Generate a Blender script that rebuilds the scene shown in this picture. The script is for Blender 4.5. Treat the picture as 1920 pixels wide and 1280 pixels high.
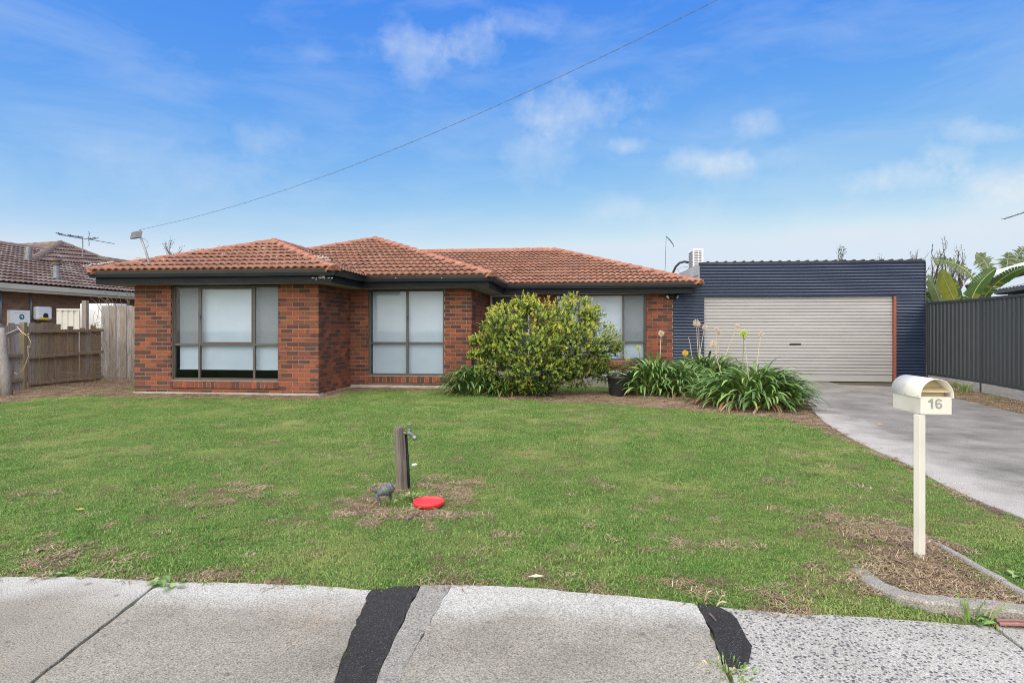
import bpy, bmesh, math, random
import numpy as np
from mathutils import Vector, Matrix, Euler

random.seed(11)
rng = np.random.default_rng(11)
for o in list(bpy.data.objects):
    bpy.data.objects.remove(o)
sc = bpy.context.scene
COL = sc.collection

# ------------------------------------------------------------------ camera
F, TH, YH, H = 1112.0, 0.1082, 614.5, 1.324      # focal length in photo pixels, yaw, horizon row, eye height
SN, CS = math.sin(TH), math.cos(TH)
cam = bpy.data.cameras.new('camera')
cam_o = bpy.data.objects.new('camera', cam)
COL.objects.link(cam_o)
cam.sensor_width = 36.0
cam.lens = F * 36.0 / 1920.0
cam.shift_y = (YH - 640.0) / 1920.0
cam.clip_start = 0.05
cam.clip_end = 2000.0
cam_o.location = (0, 0, H)
cam_o.rotation_euler = (math.radians(90), 0, TH)
sc.camera = cam_o

# ------------------------------------------------------------------ sky, sun, exposure
SUN_EL, SUN_AZ = math.radians(51), math.radians(-160)   # azimuth measured from +Y towards +X
world = bpy.data.worlds.new('World')
sc.world = world
world.use_nodes = True
wt = world.node_tree
wn, wl = wt.nodes, wt.links
bg = wn['Background']
bg.inputs[1].default_value = 0.05
sky = wn.new('ShaderNodeTexSky')
sky.sky_type = 'NISHITA'
sky.sun_disc = False
sky.sun_elevation = SUN_EL
sky.sun_rotation = SUN_AZ
sky.air_density = 1.0
sky.dust_density = 0.3
sky.ozone_density = 6.0


def wmath(op, a, b=None, c=None):
    n = wn.new('ShaderNodeMath')
    n.operation = op
    for i, v in enumerate((a, b, c)):
        if v is None:
            continue
        if isinstance(v, (int, float)):
            n.inputs[i].default_value = v
        else:
            wl.new(v, n.inputs[i])
    return n.outputs[0]


sep = wn.new('ShaderNodeSeparateColor')
wl.new(sky.outputs[0], sep.inputs[0])
com = wn.new('ShaderNodeCombineColor')
wl.new(wmath('MINIMUM', wmath('MULTIPLY', wmath('POWER', sep.outputs[0], 1.83), 1.0), 7.0), com.inputs[0])
wl.new(wmath('MINIMUM', wmath('MULTIPLY', sep.outputs[1], 1.72), 8.0), com.inputs[1])
wl.new(wmath('MULTIPLY', wmath('POWER', sep.outputs[2], 0.07), 7.9), com.inputs[2])
tc = wn.new('ShaderNodeTexCoord')
# thin wispy cloud over the whole sky, broken by two scales of noise
mp = wn.new('ShaderNodeMapping')
mp.inputs['Scale'].default_value = (2.0, 2.0, 6.5)
mp.inputs['Rotation'].default_value = (0.3, 0.25, 0.4)
wl.new(tc.outputs['Generated'], mp.inputs[0])
nz = wn.new('ShaderNodeTexNoise')
nz.inputs['Scale'].default_value = 2.3
nz.inputs['Detail'].default_value = 9
nz.inputs['Roughness'].default_value = 0.6
nz.inputs['Distortion'].default_value = 0.35
wl.new(mp.outputs[0], nz.inputs[0])
veil = wn.new('ShaderNodeMapRange')
veil.inputs[1].default_value = 0.44
veil.inputs[2].default_value = 0.82
veil.inputs[4].default_value = 0.26
wl.new(nz.outputs[0], veil.inputs[0])
fine = wn.new('ShaderNodeTexNoise')
fine.inputs['Scale'].default_value = 13.0
fine.inputs['Detail'].default_value = 8
fine.inputs['Roughness'].default_value = 0.62
wl.new(tc.outputs['Generated'], fine.inputs[0])
dens = veil.outputs[0]


def cloud_dir(u, v):
    xc, z = (u - 960) / F, (YH - v) / F
    d = Vector((xc * CS - SN, xc * SN + CS, z))
    return d.normalized(), d.length


# the distinct small clouds of the photograph: (u, v, half width, half height, strength)
for (u, v, ru, rv, k) in ((780, 105, 75, 48, .75), (880, 80, 55, 38, .6), (975, 45, 60, 26, .5), (1080, 205, 105, 42, .95), (1175, 275, 38, 20, .95),
                          (1320, 300, 64, 22, .9), (1375, 320, 45, 26, .5), (1450, 302, 28, 18, .5), (1415, 232, 32, 20, .8), (1680, 330, 52, 28, 1.25),
                          (1780, 292, 32, 18, 1.1), (1845, 250, 40, 20, 1.0), (985, 305, 85, 45, .55), (520, 255, 60, 30, .4), (1660, 435, 130, 32, .75),
                          (1900, 350, 55, 44, 1.1), (1290, 405, 120, 30, .5), (600, 100, 36, 20, .3), (1150, 385, 60, 20, .4), (1860, 410, 90, 50, .7), (300, 330, 160, 60, .3)):
    d, ln = cloud_dir(u, v)
    right = Vector((CS, SN, 0))
    up = right.cross(d).normalized()
    def dot(vec, s):
        n = wn.new('ShaderNodeVectorMath')
        n.operation = 'DOT_PRODUCT'
        n.inputs[1].default_value = vec * s
        wl.new(tc.outputs['Generated'], n.inputs[0])
        return n.outputs['Value']
    a = wmath('SUBTRACT', dot(right, F * ln / ru / ln), d.dot(right) * F / ru)
    b = wmath('SUBTRACT', dot(up, F / rv), d.dot(up) * F / rv)
    r2 = wmath('ADD', wmath('MULTIPLY', a, a), wmath('MULTIPLY', b, b))
    g = wmath('POWER', 2.718, wmath('MULTIPLY', r2, -0.75))
    front = wmath('GREATER_THAN', dot(d, 1.0), 0.5)
    mr = wn.new('ShaderNodeMapRange')
    mr.inputs[1].default_value = 0.54
    mr.inputs[2].default_value = 0.92
    mr.inputs[4].default_value = k * .62
    wl.new(wmath('ADD', wmath('MULTIPLY', g, 0.34), wmath('MULTIPLY', fine.outputs[0], 0.85)), mr.inputs[0])
    cl = wmath('MULTIPLY', wmath('MULTIPLY', mr.outputs[0], wmath('MINIMUM', wmath('MULTIPLY', g, 2.5), 1.0)), front)
    dens = wmath('ADD', dens, cl)
dens = wmath('MINIMUM', dens, 0.9)
mixc = wn.new('ShaderNodeMix')
mixc.data_type = 'RGBA'
wl.new(dens, mixc.inputs[0])
wl.new(com.outputs[0], mixc.inputs[6])
mixc.inputs[7].default_value = (7.6, 8.4, 9.2, 1)
wl.new(mixc.outputs[2], bg.inputs[0])

sun = bpy.data.lights.new('sun', 'SUN')
sun.energy = 3.9
sun.angle = math.radians(125)
sun.color = (1.0, 0.905, 0.745)
sun_o = bpy.data.objects.new('sun', sun)
COL.objects.link(sun_o)
sd = Vector((math.sin(SUN_AZ) * math.cos(SUN_EL), math.cos(SUN_AZ) * math.cos(SUN_EL), math.sin(SUN_EL)))
sun_o.rotation_euler = sd.to_track_quat('Z', 'Y').to_euler()
sun_o.location = sd * 60
sc.view_settings.view_transform = 'Standard'
sc.view_settings.look = 'None'
sc.view_settings.gamma = 1.0
sc.view_settings.exposure = 1.0
sc.view_settings.use_curve_mapping = False
sc.cycles.use_denoising = True
sc.cycles.denoising_prefilter = 'NONE'
sc.cycles.pixel_filter_type = 'BLACKMAN_HARRIS'
sc.cycles.filter_width = 1.0
sc.cycles.max_bounces = 6
sc.cycles.transparent_max_bounces = 12


# ------------------------------------------------------------------ helpers
def ray(u, v):
    xc, z = (u - 960) / F, (YH - v) / F
    return Vector((xc * CS - SN, xc * SN + CS, z))


def at(u, v, d):
    return Vector((0, 0, H)) + ray(u, v) * d


def G(u, v, z=0.0):
    r = ray(u, v)
    return Vector((0, 0, H)) + r * ((z - H) / r.z)


def PY(u, v, y):
    r = ray(u, v)
    return Vector((0, 0, H)) + r * (y / r.y)


def PX(u, v, x):
    r = ray(u, v)
    return Vector((0, 0, H)) + r * (x / r.x)


def project(X, Y, Z):
    xc = X * CS + Y * SN
    d = np.maximum(-X * SN + Y * CS, 0.05)
    return 960 + F * xc / d, YH - F * (Z - H) / d


def tag(o, label=None, cat=None, group=None, kind=None):
    if label: o['label'] = label
    if cat: o['category'] = cat
    if group: o['group'] = group
    if kind: o['kind'] = kind
    return o


def wloc(o):
    p = Vector((0, 0, 0))
    while o is not None:
        p += o.location
        o = o.parent
    return p


def thing(name, label, cat, loc=(0, 0, 0), group=None, rotz=0):
    o = bpy.data.objects.new(name, None)
    o.empty_display_size = 0.1
    COL.objects.link(o)
    o.location = loc
    o.rotation_euler = (0, 0, rotz)
    return tag(o, label, cat, group)


def link(name, me, parent=None, loc=None, rot=None, scl=None):
    o = bpy.data.objects.new(name, me)
    COL.objects.link(o)
    if parent is not None: o.parent = parent
    if loc is not None: o.location = loc
    if rot is not None: o.rotation_euler = rot
    if scl is not None: o.scale = scl
    return o


class MB:
    def __init__(s):
        s.v, s.f, s.m = [], [], []

    def add(s, vs, fs, m=0):
        b = len(s.v)
        s.v.extend([tuple(p) for p in vs])
        s.f.extend([tuple(b + i for i in f) for f in fs])
        s.m.extend([m] * len(fs))

    def box(s, x0, x1, y0, y1, z0, z1, m=0):
        s.add([(x0, y0, z0), (x1, y0, z0), (x1, y1, z0), (x0, y1, z0), (x0, y0, z1), (x1, y0, z1), (x1, y1, z1), (x0, y1, z1)],
              [(0, 3, 2, 1), (4, 5, 6, 7), (0, 1, 5, 4), (1, 2, 6, 5), (2, 3, 7, 6), (3, 0, 4, 7)], m)

    def obox(s, c, ax, ay, az, m=0):
        c, ax, ay, az = Vector(c), Vector(ax), Vector(ay), Vector(az)
        vs = [c + ax * i + ay * j + az * k for k in (-1, 1) for (i, j) in ((-1, -1), (1, -1), (1, 1), (-1, 1))]
        s.add(vs, [(0, 3, 2, 1), (4, 5, 6, 7), (0, 1, 5, 4), (1, 2, 6, 5), (2, 3, 7, 6), (3, 0, 4, 7)], m)

    def bar(s, p0, p1, w, t, m=0, up=(0, 0, 1)):
        p0, p1 = Vector(p0), Vector(p1)
        d = p1 - p0
        u = Vector(up)
        side = d.cross(u)
        if side.length < 1e-6:
            side = d.cross(Vector((1, 0, 0)))
        side.normalize()
        u = side.cross(d).normalized()
        s.obox((p0 + p1) / 2, d / 2, side * w / 2, u * t / 2, m)

    def tube(s, pts, r, n=8, m=0, cap=True):
        pts = [Vector(p) for p in pts]
        rs = r if isinstance(r, (list, tuple)) else [r] * len(pts)
        rings = []
        prev = None
        for i, p in enumerate(pts):
            d = (pts[min(i + 1, len(pts) - 1)] - pts[max(i - 1, 0)])
            if d.length < 1e-9: d = Vector((0, 0, 1))
            d.normalize()
            a = prev - d * prev.dot(d) if prev is not None else d.orthogonal()
            if a.length < 1e-6: a = d.orthogonal()
            a.normalize()
            prev = a
            b = d.cross(a)
            rings.append([p + (a * math.cos(t) + b * math.sin(t)) * rs[i] for t in [2 * math.pi * k / n for k in range(n)]])
        vs = [q for rg in rings for q in rg]
        fs = []
        for i in range(len(pts) - 1):
            for k in range(n):
                fs.append((i * n + k, i * n + (k + 1) % n, (i + 1) * n + (k + 1) % n, (i + 1) * n + k))
        if cap:
            fs.append(tuple(range(n - 1, -1, -1)))
            fs.append(tuple((len(pts) - 1) * n + k for k in range(n)))
        s.add(vs, fs, m)

    def lathe(s, prof, c=(0, 0, 0), n=24, m=0, axis=None):
        c = Vector(c)
        q = Vector(axis).to_track_quat('Z', 'Y') if axis is not None else None
        vs = []
        for (r, z) in prof:
            for k in range(n):
                t = 2 * math.pi * k / n
                p = Vector((r * math.cos(t), r * math.sin(t), z))
                vs.append(c + (q @ p if q else p))
        fs = []
        for i in range(len(prof) - 1):
            for k in range(n):
                fs.append((i * n + k, i * n + (k + 1) % n, (i + 1) * n + (k + 1) % n, (i + 1) * n + k))
        s.add(vs, fs, m)

    def prism(s, poly, z0, z1, m=0):
        n = len(poly)
        vs = [(p[0], p[1], z0) for p in poly] + [(p[0], p[1], z1) for p in poly]
        fs = [tuple(range(n - 1, -1, -1)), tuple(range(n, 2 * n))] + [(i, (i + 1) % n, n + (i + 1) % n, n + i) for i in range(n)]
        s.add(vs, fs, m)

    def poly(s, pts, m=0):
        s.add(pts, [tuple(range(len(pts)))], m)

    def mesh(s, name, mats, org=(0, 0, 0), smooth=False):
        me = bpy.data.meshes.new(name)
        ox, oy, oz = org
        me.from_pydata([(a - ox, b - oy, c - oz) for a, b, c in s.v], [], s.f)
        for mt in (mats if isinstance(mats, (list, tuple)) else [mats]):
            me.materials.append(mt)
        me.polygons.foreach_set('material_index', s.m)
        if smooth:
            me.polygons.foreach_set('use_smooth', [True] * len(s.f))
        me.update()
        return me

    def build(s, name, mats, parent=None, smooth=False, bevel=0.0, fix=False, local=False, org=None, kind=None):
        """world-space vertices; parents carry translation only (or local=True for parents that are turned)"""
        base = Vector((0, 0, 0)) if (parent is None or local) else wloc(parent)
        if org is not None:
            o3 = Vector(org)
        else:
            o3 = base
        me = s.mesh(name, mats, o3, smooth)
        if fix:
            bm = bmesh.new()
            bm.from_mesh(me)
            bmesh.ops.recalc_face_normals(bm, faces=bm.faces)
            bm.to_mesh(me)
            bm.free()
        o = link(name, me, parent, o3 - base)
        if bevel:
            md = o.modifiers.new('bevel', 'BEVEL')
            md.width = bevel
            md.segments = 2
            md.limit_method = 'ANGLE'
        if kind: o['kind'] = kind
        return o


# ------------------------------------------------------------------ materials
def mat(name, c1, c2=None, scale=8.0, rough=0.7, detail=5, bump=0.0, bscale=60.0, c3=None, s3=1.5, t3=(0.5, 0.7), metal=0.0, spec=0.4, coat=0.0,
        lo=0.35, hi=0.65, stretch=None, obj=False, trans=0.0):
    m = bpy.data.materials.new(name)
    m.use_nodes = True
    nt = m.node_tree
    N, L = nt.nodes, nt.links
    p = N['Principled BSDF']
    p.inputs['Roughness'].default_value = rough
    p.inputs['Metallic'].default_value = metal
    p.inputs['Specular IOR Level'].default_value = spec
    if coat: p.inputs['Coat Weight'].default_value = coat
    if obj:
        t = N.new('ShaderNodeTexCoord')
        pos = t.outputs['Object']
    else:
        g = N.new('ShaderNodeNewGeometry')
        pos = g.outputs['Position']
    if stretch:
        mpn = N.new('ShaderNodeMapping')
        mpn.inputs['Scale'].default_value = stretch
        L.new(pos, mpn.inputs[0])
        pos = mpn.outputs[0]
    out = None

    def noise(sc_, de=detail):
        n = N.new('ShaderNodeTexNoise')
        n.inputs['Scale'].default_value = sc_
        n.inputs['Detail'].default_value = de
        n.inputs['Roughness'].default_value = 0.6
        L.new(pos, n.inputs[0])
        return n.outputs[0]

    def rangemap(x, a, b):
        r = N.new('ShaderNodeMapRange')
        r.inputs[1].default_value = a
        r.inputs[2].default_value = b
        L.new(x, r.inputs[0])
        return r.outputs[0]

    def mix(f, a, b):
        x = N.new('ShaderNodeMix')
        x.data_type = 'RGBA'
        L.new(f, x.inputs[0])
        for i, q in ((6, a), (7, b)):
            if isinstance(q, (tuple, list)):
                x.inputs[i].default_value = (*q, 1)
            else:
                L.new(q, x.inputs[i])
        return x.outputs[2]
    if c2 is None:
        p.inputs['Base Color'].default_value = (*c1, 1)
        out = c1
    else:
        out = mix(rangemap(noise(scale), lo, hi), c1, c2)
    if c3 is not None:
        out = mix(rangemap(noise(s3), *t3), out, c3)
    if not isinstance(out, tuple):
        L.new(out, p.inputs['Base Color'])
    if bump:
        b = N.new('ShaderNodeBump')
        b.inputs['Strength'].default_value = bump
        b.inputs['Distance'].default_value = 0.01
        L.new(noise(bscale, 4), b.inputs['Height'])
        L.new(b.outputs[0], p.inputs['Normal'])
    if trans:
        tr = N.new('ShaderNodeBsdfTranslucent')
        if isinstance(out, tuple):
            tr.inputs[0].default_value = (*out, 1)
        else:
            L.new(out, tr.inputs[0])
        ms = N.new('ShaderNodeMixShader')
        ms.inputs[0].default_value = trans
        L.new(p.outputs[0], ms.inputs[1])
        L.new(tr.outputs[0], ms.inputs[2])
        L.new(ms.outputs[0], N['Material Output'].inputs[0])
    m['p'] = 1
    return m


def nodes_of(m):
    return m.node_tree.nodes, m.node_tree.links, m.node_tree.nodes['Principled BSDF']


def concrete(name, base, dark, stone_scale, stone_col, stone_amt, edge=None, side=None, warm=None):
    """cement with exposed stones: cells of a Voronoi pattern, some of them dark"""
    m = mat(name, base, dark, scale=1.6, rough=0.9, bump=0.5, bscale=170, lo=0.35, hi=0.7, spec=0.2,
            c3=warm, s3=0.9, t3=(0.56, 0.78))
    N, L, p = nodes_of(m)
    g = N.new('ShaderNodeNewGeometry')
    vo = N.new('ShaderNodeTexVoronoi')
    vo.inputs['Scale'].default_value = stone_scale
    L.new(g.outputs['Position'], vo.inputs['Vector'])
    sp = N.new('ShaderNodeSeparateColor')
    L.new(vo.outputs['Color'], sp.inputs[0])
    dn = N.new('ShaderNodeTexNoise')
    dn.inputs['Scale'].default_value = 1.3
    dn.inputs['Detail'].default_value = 3
    L.new(g.outputs['Position'], dn.inputs[0])
    th = N.new('ShaderNodeMath')
    th.operation = 'MULTIPLY'
    L.new(dn.outputs[0], th.inputs[0])
    th.inputs[1].default_value = stone_amt * 2
    lt = N.new('ShaderNodeMath')
    lt.operation = 'LESS_THAN'
    L.new(sp.outputs[0], lt.inputs[0])
    L.new(th.outputs[0], lt.inputs[1])
    inside = N.new('ShaderNodeMapRange')
    inside.inputs[1].default_value = 0.42
    inside.inputs[2].default_value = 0.30
    L.new(vo.outputs['Distance'], inside.inputs[0])
    mu = N.new('ShaderNodeMath')
    mu.operation = 'MULTIPLY'
    L.new(lt.outputs[0], mu.inputs[0])
    L.new(inside.outputs[0], mu.inputs[1])
    mx = N.new('ShaderNodeMix')
    mx.data_type = 'RGBA'
    L.new(mu.outputs[0], mx.inputs[0])
    old = p.inputs['Base Color'].links[0].from_socket
    L.new(old, mx.inputs[6])
    st = N.new('ShaderNodeMix')
    st.data_type = 'RGBA'
    L.new(sp.outputs[1], st.inputs[0])
    st.inputs[6].default_value = (*stone_col, 1)
    st.inputs[7].default_value = (*[min(c * 2.6, .6) for c in stone_col], 1)
    L.new(st.outputs[2], mx.inputs[7])
    if edge or side:                                   # smoother, paler cement along one margin of the pour
        line_ = (G(0, 1080), G(1300, 1132)) if edge else (G(1545, 790), G(1920, 970))
        e_ = Vector((line_[1] - line_[0])[:2]).normalized()
        nr = Vector((e_.y, -e_.x, 0)) if edge else Vector((-e_.y, e_.x, 0))
        dp = N.new('ShaderNodeVectorMath')
        dp.operation = 'DOT_PRODUCT'
        dp.inputs[1].default_value = nr
        L.new(g.outputs['Position'], dp.inputs[0])
        wob = N.new('ShaderNodeTexNoise')
        wob.inputs['Scale'].default_value = 2.6
        wob.inputs['Detail'].default_value = 6
        L.new(g.outputs['Position'], wob.inputs[0])
        ma = N.new('ShaderNodeMath')
        ma.operation = 'MULTIPLY_ADD'
        L.new(wob.outputs[0], ma.inputs[0])
        ma.inputs[1].default_value = .55 if edge else 1.3
        L.new(dp.outputs['Value'], ma.inputs[2])
        er = N.new('ShaderNodeMapRange')
        o0 = line_[0].dot(nr)
        er.inputs[1].default_value = o0 + (.56 if edge else 1.35)
        er.inputs[2].default_value = o0 + (.33 if edge else .70)
        er.inputs[4].default_value = .92
        L.new(ma.outputs[0], er.inputs[0])
        em_ = N.new('ShaderNodeMix')
        em_.data_type = 'RGBA'
        L.new(er.outputs[0], em_.inputs[0])
        L.new(mx.outputs[2], em_.inputs[6])
        em_.inputs[7].default_value = (*(edge or side), 1)
        mx = em_
    # a few larger dark spots: old gum and oil
    v2 = N.new('ShaderNodeTexVoronoi')
    v2.inputs['Scale'].default_value = 7.5
    L.new(g.outputs['Position'], v2.inputs['Vector'])
    s2 = N.new('ShaderNodeSeparateColor')
    L.new(v2.outputs['Color'], s2.inputs[0])
    r2 = N.new('ShaderNodeMapRange')
    r2.inputs[1].default_value = .16
    r2.inputs[2].default_value = .09
    r2.inputs[4].default_value = .55
    L.new(v2.outputs['Distance'], r2.inputs[0])
    l2 = N.new('ShaderNodeMath')
    l2.operation = 'LESS_THAN'
    l2.inputs[1].default_value = .20
    L.new(s2.outputs[0], l2.inputs[0])
    m2 = N.new('ShaderNodeMath')
    m2.operation = 'MULTIPLY'
    L.new(r2.outputs[0], m2.inputs[0])
    L.new(l2.outputs[0], m2.inputs[1])
    sx_ = N.new('ShaderNodeMix')
    sx_.data_type = 'RGBA'
    L.new(m2.outputs[0], sx_.inputs[0])
    L.new(mx.outputs[2], sx_.inputs[6])
    sx_.inputs[7].default_value = (*[c * .45 for c in dark], 1)
    mx = sx_
    # fine sand speckle
    fn = N.new('ShaderNodeTexNoise')
    fn.inputs['Scale'].default_value = 150
    fn.inputs['Detail'].default_value = 2
    L.new(g.outputs['Position'], fn.inputs[0])
    fr = N.new('ShaderNodeMapRange')
    fr.inputs[1].default_value = 0.3
    fr.inputs[2].default_value = 0.7
    fr.inputs[3].default_value = 0.52
    fr.inputs[4].default_value = 1.46
    L.new(fn.outputs[0], fr.inputs[0])
    ml = N.new('ShaderNodeMix')
    ml.data_type = 'RGBA'
    ml.blend_type = 'MULTIPLY'
    ml.inputs[0].default_value = 1
    L.new(mx.outputs[2], ml.inputs[6])
    L.new(fr.outputs[0], ml.inputs[7])
    L.new(ml.outputs[2], p.inputs['Base Color'])
    return m


BRICK = [mat('brick_%s' % n, a, b, scale=16, rough=0.85, bump=0.5, bscale=90, c3=c, s3=7, t3=(0.58, 0.72), spec=0.25) for n, a, b, c in (
    ('orange', (.260, .078, .040), (.215, .066, .036), (.115, .042, .030)),
    ('red', (.185, .060, .037), (.150, .052, .034), (.075, .034, .028)),
    ('brown', (.105, .041, .029), (.080, .036, .028), (.135, .044, .028)),
    ('dark', (.072, .042, .034), (.092, .045, .034), (.115, .047, .032)),
    ('rust', (.205, .075, .036), (.150, .055, .030), (.085, .038, .029)))]
MORTAR = mat('mortar', (.27, .215, .17), (.20, .16, .13), scale=30, rough=0.95, bump=0.4, bscale=150)
SLAB_EDGE = mat('slab_edge', (.42, .40, .37), (.30, .27, .24), scale=5, rough=0.95, bump=0.3)
TILE = [mat('roof_tile_%s' % n, a, b, scale=5, rough=0.85, bump=0.5, bscale=70, c3=c, s3=4.2, t3=(0.55, 0.78), spec=0.2) for n, a, b, c in (
    ('terracotta', (.29, .142, .094), (.235, .116, .079), (.17, .102, .078)),
    ('pink', (.32, .168, .116), (.26, .137, .094), (.19, .122, .094)),
    ('worn', (.255, .126, .086), (.20, .104, .073), (.135, .090, .072)),
    ('grey', (.24, .144, .107), (.25, .123, .086), (.15, .108, .087)))]
RIDGE = [mat('ridge_tile_%s' % n, a, b, scale=6, rough=0.8, bump=0.4, bscale=60, c3=(.34, .30, .27), s3=4.5, t3=(0.64, 0.74)) for n, a, b in (
    ('orange', (.30, .122, .074), (.24, .100, .063)), ('salmon', (.32, .142, .092), (.26, .112, .074)))]
RIDGE_MORTAR = mat('ridge_mortar', (.27, .105, .065), (.18, .08, .055), scale=9, rough=0.9)
LICHEN = mat('lichen', (.50, .47, .42), (.38, .33, .30), scale=30, rough=0.95)
GUTTER = mat('gutter_paint', (.020, .024, .031), (.027, .031, .038), scale=3, rough=0.4, spec=0.3)
FASCIA = mat('fascia_paint', (.010, .011, .014), (.016, .017, .020), scale=5, rough=0.6, spec=0.12, c3=(.12, .115, .10), s3=6, t3=(0.70, 0.80), stretch=(1, 1, 5))
SOFFIT = mat('soffit_paint', (.30, .29, .23), (.25, .24, .19), scale=4, rough=0.7)
ALU = mat('window_frame_bronze', (.075, .064, .056), (.060, .052, .046), scale=8, rough=0.45, spec=0.5)
BLIND = mat('roller_blind', (.55, .605, .655), (.50, .56, .615), scale=1.2, rough=0.9, stretch=(1, 1, 2))
ROOM = mat('dark_room', (.05, .05, .055), (.035, .035, .04), scale=3, rough=0.9)
DOORW = mat('door_frame_paint', (.55, .55, .52), (.48, .48, .45), scale=6, rough=0.6)
SCREEN = mat('screen_mesh', (.05, .052, .058), (.04, .04, .045), scale=30, rough=0.5)
GRILLE = mat('door_grille', (.20, .205, .22), (.15, .155, .17), scale=30, rough=0.5)
BLACK = mat('black_plastic', (.016, .016, .018), (.024, .024, .026), scale=12, rough=0.45)
NAVY = mat('navy_corrugated_steel', (.026, .040, .078), (.020, .032, .066), scale=1.1, rough=0.25, spec=0.75, stretch=(1, 1, 3))
NAVYCAP = mat('navy_capping', (.022, .026, .036), (.030, .034, .044), scale=3, rough=0.5)
ZINC = mat('zinc_flashing', (.36, .39, .42), (.28, .31, .34), scale=2.5, rough=0.45, spec=0.5)
DOOR = mat('roller_door_steel', (.365, .355, .355), (.325, .318, .32), scale=1.0, rough=0.5, spec=0.4, stretch=(1, 1, 4))
REDWOOD = mat('red_timber', (.27, .085, .055), (.20, .068, .046), scale=14, rough=0.7, stretch=(6, 6, 1))
FENCE = mat('charcoal_steel', (.034, .041, .048), (.029, .035, .041), scale=1.5, rough=0.45, spec=0.45)
SLEEPER = mat('concrete_sleeper', (.31, .31, .30), (.23, .23, .22), scale=6, rough=0.9, bump=0.3, stretch=(1, 1, 4))
WOOD = [mat('weathered_paling_%s' % n, a, b, scale=9, rough=0.9, bump=0.5, bscale=40, stretch=(7, 7, 0.7), c3=c, s3=3.0, t3=(0.50, 0.72), spec=0.15) for n, a, b, c in (
    ('grey', (.30, .265, .235), (.20, .17, .15), (.13, .10, .08)),
    ('brown', (.23, .18, .135), (.14, .11, .085), (.29, .18, .07)),
    ('mossy', (.28, .24, .175), (.18, .15, .105), (.29, .215, .075)),
    ('silver', (.36, .345, .335), (.24, .225, .215), (.15, .13, .115)))]
LOG = mat('grey_log', (.30, .28, .26), (.20, .18, .165), scale=12, rough=0.9, bump=0.5, bscale=40, stretch=(4, 4, 1))
N_BRICK = [mat('neighbour_brick_%s' % n, a, b, scale=12, rough=0.9, bump=0.3) for n, a, b in (
    ('tan', (.25, .150, .088), (.20, .122, .075)), ('brown', (.20, .118, .07), (.165, .102, .064)))]
N_MORTAR = mat('neighbour_mortar', (.29, .21, .145), (.24, .175, .125), scale=20, rough=0.95)
N_TILE = [mat('neighbour_tile_%s' % n, a, b, scale=5, rough=0.85, bump=0.5, bscale=60, c3=c, s3=2.0, t3=(0.5, 0.7), spec=0.2) for n, a, b, c in (
    ('brown', (.15, .105, .095), (.11, .08, .073), (.21, .175, .165)),
    ('grey', (.18, .145, .135), (.13, .10, .095), (.25, .22, .21)),
    ('umber', (.13, .082, .068), (.095, .068, .06), (.18, .14, .125)))]
N_RIDGE = mat('neighbour_ridge', (.17, .125, .11), (.13, .10, .085), scale=6, rough=0.9, bump=0.4, c3=(.16, .13, .06), s3=1.5, t3=(0.5, 0.65))
CREAM = mat('cream_paint', (.72, .69, .60), (.66, .63, .55), scale=4, rough=0.5)
WHITE = mat('white_enamel', (.78, .79, .80), (.72, .73, .75), scale=3, rough=0.45)
GALV = mat('galvanised_steel', (.26, .275, .29), (.19, .20, .215), scale=14, rough=0.5, metal=0.3, c3=(.22, .12, .08), s3=9, t3=(0.66, 0.76))
GREYPLASTIC = mat('grey_plastic', (.13, .14, .155), (.09, .10, .115), scale=8, rough=0.5)
YELLOW = mat('yellow_sticker', (.75, .50, .03), (.68, .45, .03), scale=20, rough=0.5)
GREEN_LOGO = mat('green_disc', (.01, .16, .11), (.012, .14, .10), scale=20, rough=0.5)
BOXCREAM = mat('letterbox_cream', (.60, .58, .515), (.55, .535, .47), scale=5, rough=0.42, spec=0.5, c3=(.40, .35, .25), s3=9, t3=(0.60, 0.84))
BOXIN = mat('letterbox_inside', (.62, .52, .33), (.55, .46, .29), scale=8, rough=0.5)
DIGIT = mat('grey_digit', (.27, .27, .24), (.22, .22, .20), scale=30, rough=0.6)
REDPLASTIC = mat('red_plastic', (.72, .035, .03), (.64, .03, .028), scale=18, rough=0.38, spec=0.5)
BRASS = mat('weathered_brass', (.17, .19, .16), (.10, .125, .11), scale=40, rough=0.55, metal=0.35, c3=(.30, .31, .29), s3=22, t3=(0.55, 0.65))
METER = mat('grey_meter', (.115, .135, .14), (.06, .073, .08), scale=30, rough=0.6, c3=(.06, .07, .08), s3=26, t3=(0.55, 0.65))
TAPWOOD = mat('tap_post_timber', (.20, .17, .14), (.115, .098, .082), scale=10, rough=0.9, bump=0.5, bscale=60, stretch=(10, 10, 0.6), c3=(.09, .075, .06), s3=4, t3=(0.5, 0.65))
AGA = [mat('strap_leaf_%s' % n, a, b, scale=6, rough=0.42, spec=0.5, trans=0.18) for n, a, b in (
    ('dark', (.074, .142, .034), (.056, .112, .029)), ('mid', (.145, .255, .058), (.105, .20, .046)), ('light', (.26, .375, .105), (.20, .31, .080)),
    ('dry', (.30, .20, .11), (.22, .14, .075)), ('yellow', (.42, .30, .05), (.30, .24, .05)))]
STALK = mat('dry_stalk', (.52, .43, .30), (.43, .35, .24), scale=14, rough=0.8)
STALKG = mat('green_stalk', (.17, .22, .07), (.13, .18, .05), scale=14, rough=0.7)
HEADDRY = mat('dry_flower', (.62, .52, .40), (.52, .41, .29), scale=30, rough=0.9)
HEADYEL = mat('yellow_green_flower', (.46, .50, .08), (.34, .44, .06), scale=30, rough=0.8)
HEADORA = mat('orange_flower', (.80, .42, .03), (.72, .50, .06), scale=30, rough=0.8)
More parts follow.
